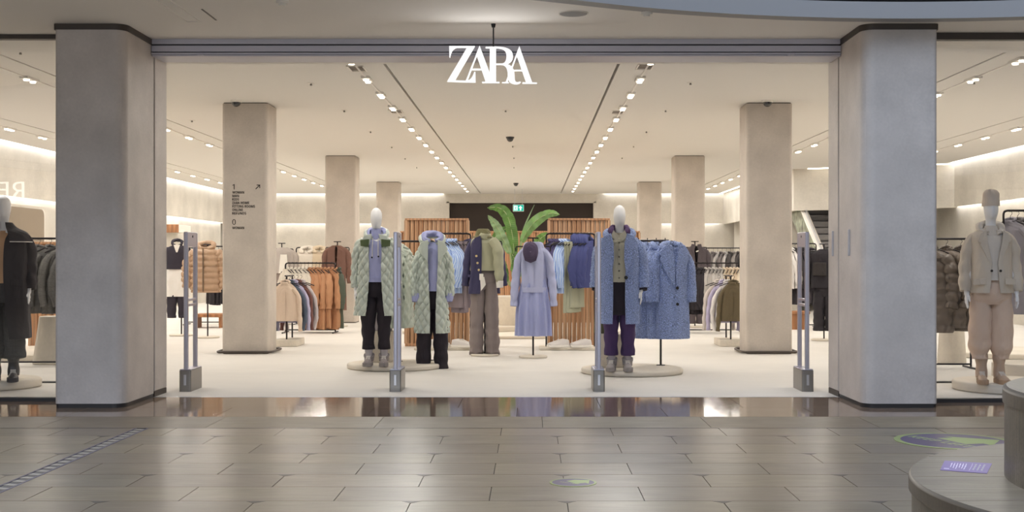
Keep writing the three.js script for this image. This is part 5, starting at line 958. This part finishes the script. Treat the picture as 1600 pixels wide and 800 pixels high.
// --- dressed stands in the centre
{
  stand('black display stand carrying the navy blazer outfit', X(757.5, 16.1), 16.1, 1.6, { R: 0.185 });
  const o = thing('blazer_outfit', 'navy double-breasted blazer with khaki sweatshirt and taupe trousers on a stand', 'outfit', [X(757, 16.1), 1.53, Z(16.1) - 0.01]);
  const bl = sub(o, 'blazer');
  part('blazer_body', shell([[0.03, 0.08, 0.05, 0.5], [0.01, 0.12, 0.06, 0.5], [-0.035, 0.17, 0.075, 0.42], [-0.12, 0.19, 0.095, 0.4], [-0.4, 0.19, 0.105, 0.45], [-0.72, 0.215, 0.11, 0.5]], { ns: 70, nt: 50, th: 0.008, disp: folds(0.008, 4, 13) }).rotateY(0.5), navy, bl);
  for (const s of [-1, 1]) part('blazer_sleeve', limb([[s * 0.12, -0.03, 0], [s * 0.18, -0.11, -0.01], [s * 0.222, -0.36, -0.02], [s * 0.25, -0.62, 0.0]], [0.05, 0.06, 0.056, 0.05], { ns: 28, nt: 36, disp: wrinkle(0.005, s) }), navy, bl);
  part('lapel', lapelGeo([[-0.05, 0.03], [-0.12, -0.0], [-0.13, -0.07], [-0.11, -0.085], [-0.07, -0.2], [-0.045, -0.1]], 0.006, 0.23, 0.11, 0.012), navy, bl);
  buttons(bl, [[-0.1, -0.23, 0.145], [-0.085, -0.32, 0.152], [-0.068, -0.41, 0.158]], M.gold, 1.4);
  part('pocket_flap', lapelGeo([[-0.21, -0.47], [-0.13, -0.485], [-0.13, -0.51], [-0.21, -0.5]], 0.004, 0.24, 0.11, 0.016), navy, bl);
  part('price_tag', lapelGeo([[-0.06, -0.46], [-0.01, -0.46], [-0.01, -0.54], [-0.06, -0.54]], 0.001, 0.24, 0.14, 0.012), M.white, bl);
  const sw = sub(o, 'sweatshirt'); topParts(sw, fab(0xaaa88c), { y: 0.04, w: 0.19, L: 0.46, b: 0.1, sleeves: false, neck: 0.07, ns: 44, nt: 30, disp: folds(0.01, 4, 14) });
  part('sweatshirt_sleeve', limb([[0.1, -0.02, 0.1], [0.17, -0.12, 0.12], [0.19, -0.36, 0.13], [0.2, -0.58, 0.13]], [0.06, 0.07, 0.062, 0.05], { ns: 24, nt: 36, disp: wrinkle(0.006, 4) }), fab(0xaaa88c), sw);
  part('polo_neck', limb([[0, 0, 0.01], [0.01, 0.07, 0.02]], [0.085, 0.075], { ns: 24, nt: 8, disp: wrinkle(0.008, 3) }), fab(0xaaa88c), sw);
  part('shirt_tail', lapelGeo([[-0.05, -0.52], [0.0, -0.5], [0.02, -0.6], [-0.04, -0.68]], 0.003, 0.24, 0.13, 0.004), M.white, o);
  part('shirt_cuff', limb([[0.2, -0.55, 0.13], [0.203, -0.64, 0.13]], [0.048, 0.044], { ns: 20, nt: 6 }), M.white, o);
  part('trousers', trouserGeo({ y: -0.42, L: 1.04, hip: 0.165, hem: 0.09, b: 0.075, gapx: 0.105, seed: 5, knee: 0.088 }), fab(0x877b78), o);
  const hat = thing('camouflage_cap', 'crumpled olive camouflage hat on top of the navy blazer outfit', 'hat', [X(755, 16.1), 1.555, Z(16.1) - 0.03]);
  part('crown', shell([[0.1, 0.02, 0.02], [0.095, 0.07, 0.06], [0.04, 0.095, 0.085], [0, 0.1, 0.09]], { ns: 40, nt: 16, th: 0.004, disp: folds(0.02, 4, 3, 0.1) }), fab(0x6e6a4a), hat);
  part('brim', shell([[0.012, 0.09, 0.085], [0.004, 0.12, 0.105], [-0.012, 0.135, 0.12]], { ns: 40, nt: 8, th: 0.004, disp: folds(0.03, 5, 5, 0.1) }), fab(0x77704f), hat);
}
{
  stand('black display stand carrying the lavender sweatshirt and skirt', X(833, 15.8), 15.8, 1.53, { R: 0.18 });
  const lv = fab(0xafb2d0), o = thing('lavender_outfit', 'lavender sweatshirt and pleated skirt with a cap on a stand', 'outfit', [X(834, 15.8), 1.5, Z(15.8)]);
  topParts(o, lv, { y: -0.02, w: 0.155, L: 0.62, b: 0.08, neck: 0.085, spread: 0.1, sl: 0.74, slope: 0.08, sr: [0.046, 0.058, 0.056, 0.046], disp: folds(0.018, 4, 21), name: 'sweatshirt', hemW: 0.98, fwd: 0.05 });
  part('hem_band', shell([[-0.6, 0.155, 0.094], [-0.665, 0.15, 0.092]], { ns: 50, nt: 6, disp: (t) => 0.012 + 0.003 * Math.sin(t * 50) + 0.012 * n3(Math.cos(t) * 2, 0.3, Math.sin(t) * 2) }), lv, o);
  part('skirt', shell([[-0.5, 0.15, 0.06], [-0.6, 0.17, 0.08], [-0.9, 0.2, 0.115], [-1.22, 0.215, 0.13]], { ns: 120, nt: 30, th: 0.005, disp: (t, y) => 0.032 * Math.min(1, (-y - 0.5) * 2.5) * Math.sin(t * 11) + 0.006 * n3(t * 3, y * 3, 0) }), fab(0xa0a5cc), o);
  const cp = thing('baseball_cap', 'plum baseball cap hanging over the lavender sweatshirt', 'cap', [X(829, 15.7), Y(391, 15.7), Z(15.66)]);
  const pc = fab(0x4b4057);
  const g = shell([[0.105, 0.01, 0.01], [0.1, 0.045, 0.04], [0.06, 0.085, 0.075], [0, 0.1, 0.085], [-0.06, 0.095, 0.08], [-0.1, 0.075, 0.06], [-0.115, 0.04, 0.03]], { ns: 40, nt: 26, th: 0.004, disp: (t) => 0.002 * Math.cos(t * 6) }); part('crown', g, pc, cp);
  const br = poly([[-0.085, 0], [-0.07, -0.06], [0, -0.095], [0.07, -0.06], [0.085, 0], [0, -0.02]], 0.004, 0.003); br.rotateX(0.5); br.translate(0, -0.075, 0.05); part('peak', br, pc, cp);
  part('emblem', (() => { const e = new THREE.SphereGeometry(0.01, 12, 8); e.scale(1, 1, 0.3); e.translate(0, -0.02, 0.086); return e; })(), fab(0x6d6078), cp);
  part('button', (() => { const e = new THREE.SphereGeometry(0.01, 12, 8); e.translate(0, 0.106, 0); return e; })(), pc, cp);
}

// ================================================================= LEFT HALF OF THE SHOP
{
  stand('black display stand carrying the black sweater outfit', X(283, 20.4), 20.4, 1.56, { R: 0.19 });
  const o = thing('sweater_outfit', 'black zip sweater over long white shirt and black trousers on a stand', 'outfit', [X(277, 20.4), 1.5, Z(20.4)], 0.2), bk = fab(0x35303a);
  topParts(o, bk, { y: 0.0, w: 0.2, L: 0.4, b: 0.09, neck: 0.07, sl: 0.42, spread: 0.05, disp: folds(0.01, 4, 31), name: 'sweater' });
  part('collar', hoodGeo(0.08, 0.028, 3), bk, o).position.set(0, 0.01, 0);
  part('shirt_front', lapelGeo([[-0.05, 0.0], [0.05, 0.0], [0.01, -0.12], [-0.01, -0.12]], 0.003, 0.21, 0.09, 0.01), M.white, o);
  part('shirt', shell([[-0.34, 0.19, 0.09], [-0.6, 0.215, 0.105], [-0.85, 0.22, 0.1]], { ns: 60, nt: 24, disp: folds(0.014, 7, 3, -0.3) }), fab(0xebe7e1), o);
  part('trousers', trouserGeo({ y: -0.6, L: 0.56, hip: 0.16, hem: 0.07, b: 0.08, gapx: 0.09, seed: 8 }), bk, o);
  stand('black display stand carrying the camel puffer jacket', X(324, 19.85), 19.85, 1.5, { R: 0.19 });
  const p = thing('puffer_jacket', 'camel puffer jacket with hood on a stand left of column', 'jacket', [X(322, 19.85), 1.43, Z(19.85)]), cm = fab(0xb59578, { rough: 0.5 });
  part('jacket_body', shell([[0.03, 0.07, 0.06], [0, 0.13, 0.09], [-0.06, 0.215, 0.13], [-0.3, 0.24, 0.155], [-0.6, 0.245, 0.155], [-0.7, 0.22, 0.14]], { ns: 90, nt: 90, th: 0.01, disp: puffY(0.028, 0.095, 2) }), cm, p);
  for (const s of [-1, 1]) part('jacket_sleeve', limb([[s * 0.15, -0.06, 0], [s * 0.25, -0.15, 0], [s * 0.29, -0.4, 0.01], [s * 0.29, -0.62, 0.04]], [0.08, 0.095, 0.09, 0.07], { ns: 36, nt: 70, disp: puffS(0.025, 0.09, s) }), cm, p);
  part('hood', hoodGeo(0.12, 0.055, 6), cm, p).position.set(0, 0.02, -0.02);
  part('zip', lapelGeo([[-0.008, 0], [0.008, 0], [0.008, -0.68], [-0.008, -0.68]], 0.004, 0.24, 0.16, 0.022), fab(0x6f5b49), p);
  buttons(p, [[0.3, -0.24, 0.085]], M.black, 2.4);
  // far rails at the left wall side
  uRail('far black rail of white and black clothes at the left', X(292, 24), X(356, 24), 1.52, Z(24));
  railOf([X(297, 24), Z(24)], [X(350, 24), Z(24)], 1.51, [[5, 'shirt', 'hanging_shirt', [fab(0xdcd6cc), fab(0xc9c0b4)], 'off-white shirt'], [4, 'coat', 'hanging_coat', fab(0x2c282c), 'black long coat']], 'far left rail', { turn: -1.1 });
  tag(part(numbered('wooden_bench'), [bx(X(308, 23), X(352, 23), 0.2, 0.26, Z(23.2), Z(22.7), 0.01), bx(X(310, 23), X(313, 23), 0, 0.2, Z(23.1), Z(22.8)), bx(X(346, 23), X(349, 23), 0, 0.2, Z(23.1), Z(22.8))], M.woodSeat, scene), 'low wooden bench under the far left rail', 'bench');
  // small rail next to the left column, sweaters facing the entrance
  const r = thing('clothes_rail', 'low black rail with white foot beside left column', 'clothes rail', [X(450, 18), 0, Z(18.1)]);
  part('rail', bar([0, 1.02, -0.3], [0, 1.02, 0.3], 0.011), M.railBlack, r); for (const z of [-0.22, 0.2]) part('post', bar([0, 0.05, z], [0, 1.02, z], 0.012), M.railBlack, r); part('foot', bx(-0.17, 0.17, 0, 0.1, -0.3, 0.3, 0.012), M.cream, r);
  [['ribbed_sweater', 0xd9c3ae, 'beige ribbed sweater at the front of the low rail beside left column'], ['cardigan', 0x4c5666, 'dark blue cardigan second on the low rail beside left column'], ['ribbed_sweater', 0xb3adc6, 'lilac sweater third on the low rail beside left column'], ['cardigan', 0x6b463f, 'dark brown cardigan fourth on the low rail beside left column'], ['ribbed_sweater', 0xbcb2b2, 'grey sweater at the back of the low rail beside left column']].forEach(([n, c, l], i) => hangGarment(n, 'sweater', fab(c), l, 'sweater', [X(449, 18) + i * 0.035, 1.02, Z(18.1) + 0.25 - i * 0.11], 0.18, 'sweaters on the low rail beside left column', i));
  // rust rail
  uRail('black rail of cream and rust coats in the left of the shop', X(446, 21.3), X(524, 21.3), 1.2, Z(21.3), { foot: 0.28, hooks: 12 });
  const rust = fab(0xb2805d), cr = fab(0xd9d0c2);
  railOf([X(444, 21.3), Z(21.3)], [X(531, 21.3), Z(21.3)], 1.19, [[6, 'blazer', 'hanging_jacket', cr, 'cream jacket'], [8, 'coat', 'hanging_coat', [rust, fab(0xba8a66)], 'rust orange coat'], [1, 'coat', 'hanging_coat', fab(0x4d5346), 'dark olive coat']], 'rust coats rail', { turn: -1.0, jitter: 0.2 });
  // dressed stands behind
  stand('far display stand carrying the brown cardigan', X(527, 23.3), 23.3, 1.6, { R: 0.2 });
  const b = thing('cardigan_outfit', 'brown cardigan and skirt outfit in front of the second column', 'outfit', [X(526, 23.3), 1.53, Z(23.3)]), bw = fab(0x76564a);
  topParts(b, bw, { w: 0.19, L: 0.62, b: 0.09, neck: 0.08, sl: 0.66, spread: 0.05, disp: folds(0.012, 4, 41), name: 'cardigan', gap: 0.1, gapHem: 0.03 });
  buttons(b, [0, 1, 2, 3].map((i) => [0.01, -0.22 - i * 0.1, 0.11]), fab(0x4a352d), 1.3);
  part('skirt', shell([[-0.5, 0.15, 0.07], [-0.7, 0.18, 0.09], [-1.22, 0.19, 0.1]], { ns: 50, nt: 20, disp: folds(0.012, 5, 4, -0.5) }), bw, b);
  stand('far display stand carrying the grey-white top', X(440, 24), 24, 1.58, { R: 0.19 });
  const gt = thing('grey_outfit', 'grey sweater with white front on a stand behind left column', 'outfit', [X(443, 24), 1.5, Z(24)], 0.2);
  topParts(gt, fab(0xb6aca4), { w: 0.2, L: 0.5, b: 0.09, sl: 0.5, disp: folds(0.01, 4, 43), name: 'sweater' }); part('white_front', lapelGeo([[-0.06, -0.14], [0.06, -0.14], [0.09, -0.5], [-0.09, -0.5]], 0.004, 0.22, 0.1, 0.012), M.white, gt); part('trousers', trouserGeo({ y: -0.48, L: 0.6, hip: 0.16, hem: 0.08, b: 0.08, seed: 12 }), fab(0x8f8078), gt);
  uRail('far black rail carrying two cream hooded jackets', X(466, 24.4), X(512, 24.4), 1.5, Z(24.2));
  [['cream hooded jacket at the left on the far rail', 481, 0xe0d6c8], ['pale beige hooded jacket at the right on the far rail', 500, 0xd6c3a8]].forEach(([l, px, c], i) => { const j = thing('hooded_jacket', l, 'jacket', [X(px, 24.2), 1.42, Z(24.12)], -0.1 + i * 0.2, 'cream hooded jackets'); topParts(j, fab(c), { w: 0.22, L: 0.7, b: 0.11, sl: 0.58, disp: folds(0.016, 4, 51 + i), ns: 44, nt: 32, name: 'jacket_body', sr: [0.08, 0.08, 0.07, 0.06] }); part('hood', hoodGeo(0.12, 0.055, i), fab(c), j); part('hook', tube([[0, 0.0, 0], [0, 0.05, 0], [0.02, 0.07, 0], [0, 0.085, 0]], 0.004, 5), M.railBlack, j); });
  // wall-hung mirror on left wall seen through the left window, shelf hood beyond the gate
  const mi = thing('wall_mirror', 'rounded framed wall mirror glimpsed through the left window', 'mirror', [WL - 0.28, 0, Z(23.2)], Math.PI / 2);
  part('mirror_frame', roundedRect(2.6, 0.9, 0.2, 0.06, 1.85), M.white, mi); part('mirror_glass', (() => { const g = roundedRect(2.5, 0.8, 0.17, 0.01, 1.85); g.translate(0, 0, 0.055); return g; })(), std(0xb8a998, { roughness: 0.12, metalness: 0.6 }), mi);
}
{
  const o = thing('wall_box', 'small white box with brown end high on the far left wall', 'wall box', [WL - 0.3, 2.0, Z(33.4)]);
  part('box_front', bx(0, 0.36, 0, 0.2, -0.6, 0.6, 0.01), M.white, o); part('brown_end', bx(0, 0.37, -0.01, 0.21, 0.6, 0.64, 0.006), M.woodSeat, o);
}
function roundedRect(w, h, r, d, cy) { const s = new THREE.Shape(), x = -w / 2, y = -h / 2; s.moveTo(x + r, y); s.lineTo(x + w - r, y); s.quadraticCurveTo(x + w, y, x + w, y + r); s.lineTo(x + w, y + h - r); s.quadraticCurveTo(x + w, y + h, x + w - r, y + h); s.lineTo(x + r, y + h); s.quadraticCurveTo(x, y + h, x, y + h - r); s.lineTo(x, y + r); s.quadraticCurveTo(x, y, x + r, y); const g = new THREE.ExtrudeGeometry(s, { depth: d, bevelEnabled: false }); g.translate(0, cy, 0); return g; }
// --- left window: blazers rail and tapered pedestal
{
  const d = 14.5; uRail('black rail of grey tweed blazers in the left window', X(-30, d), X(150, d), 1.5, Z(d), { foot: 0.25 });
  railOf([X(-20, d), Z(d)], [X(140, d), Z(d)], 1.49, [[9, 'blazer', 'hanging_blazer', [fab(0x8b8781, { tweed: true }), fab(0x7d7a76, { tweed: true })], 'grey tweed blazer']], 'left window rail', { turn: 0.9, jitter: 0.05 });
  const o = tag(part(numbered('tapered_pedestal'), lathe([[0, 0], [0.235, 0], [0.24, 0.012], [0.165, 0.56], [0.16, 0.57], [0, 0.57]], 48), M.cream, scene), 'cream tapered pedestal in the left window', 'pedestal'); o.position.set(X(84, 14.9), 0, Z(14.9));
  const p = tag(part(numbered('low_platform'), (() => { const g = disc(0.9, 0.08, 0.012, 64); return g; })(), M.cream, scene), 'low cream platform behind the dark mannequin', 'platform'); p.position.set(-6.2, 0, Z(16.0));
}

// ================================================================= RIGHT HALF OF THE SHOP
{
  const d = 21.3; uRail('black rail of black, grey and cream clothes in the right of the shop', X(1072, d), X(1160, d), 1.2, Z(d), { foot: 0.28, hooks: 12 });
  railOf([X(1070, d), Z(d)], [X(1158, d), Z(d)], 1.19, [[6, 'blazer', 'hanging_jacket', fab(0x2b262b), 'black jacket'], [5, 'blazer', 'hanging_jacket', [fab(0xb9b3ad), fab(0xa9a39e)], 'grey jacket'], [5, 'sweater', 'hanging_sweater', [fab(0xd8c9b2), fab(0xc9b49b)], 'cream sweater']], 'right side rail', { turn: 1.2 });
  stand('far display stand carrying the charcoal collared jacket', X(1086, 23), 23, 1.6, { R: 0.19 });
  const v = thing('charcoal_outfit', 'charcoal collared jacket on a stand in front of the right second column', 'outfit', [X(1087, 23), 1.52, Z(23)]), ch = fab(0x564d50);
  topParts(v, ch, { w: 0.2, L: 0.62, b: 0.095, sl: 0.58, disp: folds(0.01, 4, 61), gap: 0.12, gapHem: 0.03, name: 'jacket_body' });
  for (const s of [-1, 1]) part('collar', lapelGeo([[s * 0.02, 0.02], [s * 0.085, 0.03], [s * 0.11, -0.06], [s * 0.05, -0.14]], 0.006, 0.21, 0.08, 0.02), ch, v);
  part('price_tag', lapelGeo([[-0.01, -0.1], [0.035, -0.085], [0.035, -0.105], [-0.01, -0.12]], 0.001, 0.21, 0.11, 0.016), M.white, v);
  part('trousers', trouserGeo({ y: -0.5, L: 0.9, hip: 0.16, hem: 0.08, b: 0.08, seed: 15 }), ch, v);
  const d2 = 27; uRail('far black rail of grey clothes at the right', X(1102, d2), X(1175, d2), 1.52, Z(d2));
  railOf([X(1104, d2), Z(d2)], [X(1172, d2), Z(d2)], 1.51, [[5, 'shirt', 'hanging_shirt', [fab(0xb5b0ad), fab(0x77706f)], 'grey shirt'], [5, 'coat', 'hanging_coat', [fab(0x45403f), fab(0x8a8480)], 'dark grey coat']], 'far right rail', { turn: 1.15 });
  const r = thing('clothes_rail', 'low black rail with white foot beside right column', 'clothes rail', [X(1140, 18), 0, Z(18.1)]);
  part('rail', bar([0, 1.02, -0.3], [0, 1.02, 0.3], 0.011), M.railBlack, r); for (const z of [-0.22, 0.2]) part('post', bar([0, 0.05, z], [0, 1.02, z], 0.012), M.railBlack, r); part('foot', bx(-0.17, 0.17, 0, 0.1, -0.3, 0.3, 0.012), M.cream, r);
  [['pullover', 0x665a43, 'olive sweater at the front of the low rail beside right column'], ['pullover', 0xe0dad6, 'white sweater second on the low rail beside right column'], ['pullover', 0xb7aec8, 'lilac sweater third on the low rail beside right column'], ['pullover', 0xcfc5bb, 'pale sweater at the back of the low rail beside right column']].forEach(([n, c, l], i) => hangGarment(n, 'sweater', fab(c), l, 'sweater', [X(1143, 18) - i * 0.05, 1.02, Z(18.1) + 0.25 - i * 0.12], -0.2, 'sweaters on the low rail beside right column', i));
  // right of the column
  const d3 = 23; uRail('black rail of dark clothes right of the right column', X(1226, d3), X(1275, d3), 1.56, Z(d3));
  railOf([X(1228, d3), Z(d3)], [X(1272, d3), Z(d3)], 1.55, [[2, 'shirt', 'hanging_shirt', fab(0xded9d4), 'white shirt'], [1, 'shirt', 'hanging_shirt', fab(0x3a3638), 'black shirt'], [4, 'coat', 'hanging_coat', [fab(0x28242a), fab(0x3b363b)], 'black long coat']], 'rail near the escalator', { turn: 1.9 });
  tag(part(numbered('wooden_bench'), [bx(X(1226, 22.4), X(1262, 22.4), 0.28, 0.33, Z(22.6), Z(22.2), 0.01), bx(X(1228, 22.4), X(1260, 22.4), 0, 0.28, Z(22.55), Z(22.25))], M.woodSeat, scene), 'low wooden bench right of the right column', 'bench');
  stand('display stand carrying the black outfit near the right pillar', X(1288, 19.2), 19.2, 1.5, { R: 0.2 });
  const bo = thing('black_outfit', 'black coat and trousers outfit on a stand near right pillar', 'outfit', [X(1288, 19.2), 1.42, Z(19.2)], -0.25), bk = fab(0x2a262b);
  topParts(bo, bk, { w: 0.21, L: 0.6, b: 0.1, sl: 0.62, disp: folds(0.012, 4, 71), name: 'coat_body' }); part('bag_flap', lapelGeo([[-0.16, -0.22], [0.02, -0.22], [0.02, -0.4], [-0.16, -0.4]], 0.02, 0.23, 0.11, 0.012), fab(0x35302f), bo); part('trousers', trouserGeo({ y: -0.5, L: 0.72, hip: 0.16, hem: 0.08, b: 0.085, seed: 16 }), bk, bo);
  // escalator
  const e = thing('escalator', 'grey escalator rising behind the racks at the right', 'escalator', [7.15, 0, Z(25.2)]);
  const sm = std(0x8c8785, { roughness: 0.45, metalness: 0.5 }), N = 17;
  for (let i = 0; i < N; i++) { const y = 0.1 + i * 0.16, z = -i * 0.27; part('step', [bx(-0.5, 0.5, y, y + 0.16, z - 0.29, z - 0.27), bx(-0.5, 0.5, y + 0.14, y + 0.16, z - 0.56, z - 0.27)], sm, e); }
  const side = (x0, x1, off, h, mat, name) => { const s = new THREE.Shape([[0.5, off], [0.0, off + 0.1], [-0.27 * N, 0.16 * N + off], [-0.27 * N, 0.16 * N + off + h], [0.0, 0.1 + off + h], [0.5, off + h]].map((q) => new THREE.Vector2(q[0], q[1]))); const g = new THREE.ExtrudeGeometry(s, { depth: x1 - x0, bevelEnabled: false }); g.rotateY(-Math.PI / 2); g.translate(x1, 0, 0); return part(name, metreUV(g), mat, e); };
  for (const s of [-1, 1]) { const a = s * 0.56; side(a - 0.04, a + 0.04, -0.3, 0.75, std(0xb9bcaf, { map: rep(T.marbleGreen, 1), roughness: 0.25 }), 'stringer'); side(a - 0.07, a + 0.07, 0.45, 0.06, M.white, 'stringer_cap'); side(a - 0.01, a + 0.01, 0.51, 0.1, M.steel, 'handrail_base'); }
}
// --- right window: puffers, pedestal, grey coats
{
  const d = 14.2; uRail('black rail of brown puffer jackets in the right window', X(1440, d), X(1517, d), 1.49, Z(d));
  const br = fab(0x6b5f54, { rough: 0.45 }); railOf([X(1444, d), Z(d)], [X(1512, d), Z(d)], 1.48, [[3, 'puffer', 'hanging_puffer', [br, fab(0x75685c, { rough: 0.45 })], 'brown puffer jacket']], 'right window rail', { turn: -0.75, jitter: 0.08 });
  const o = tag(part(numbered('tapered_pedestal'), lathe([[0, 0], [0.165, 0], [0.17, 0.012], [0.145, 0.43], [0.14, 0.44], [0, 0.44]], 48), M.cream, scene), 'cream tapered pedestal under the brown puffers', 'pedestal'); o.position.set(X(1487, 14.95), 0, Z(14.95));
  const d2 = 13.6; const r = uRail('black rail of grey coats at the right edge', X(1568, d2), X(1660, d2), 1.79, Z(d2));
  railOf([X(1574, d2), Z(d2)], [X(1650, d2), Z(d2)], 1.78, [[5, 'coat', 'hanging_coat', [fab(0x8f8a90), fab(0x7e7777)], 'grey coat'], [2, 'trousers', 'hanging_trousers', fab(0x7c5f4e), 'brown trousers']], 'rail at the right edge', { turn: -0.9, jitter: 0.05 });
  const t = tag(part(numbered('low_platform'), disc(0.4, 0.16, 0.014, 56), M.cream, scene), 'white round low platform at the right edge of window', 'platform'); t.position.set(X(1612, 13.1), 0, Z(13.1));
  const t2 = tag(part(numbered('low_platform'), disc(0.8, 0.07, 0.014, 56), M.cream, scene), 'wide low platform behind the beige mannequin', 'platform'); t2.position.set(X(1570, 16.2), 0, Z(16.2));
}

scene.traverse((o) => { if (o.isMesh) { o.castShadow = true; o.receiveShadow = true; } });
renderer.render(scene, camera);
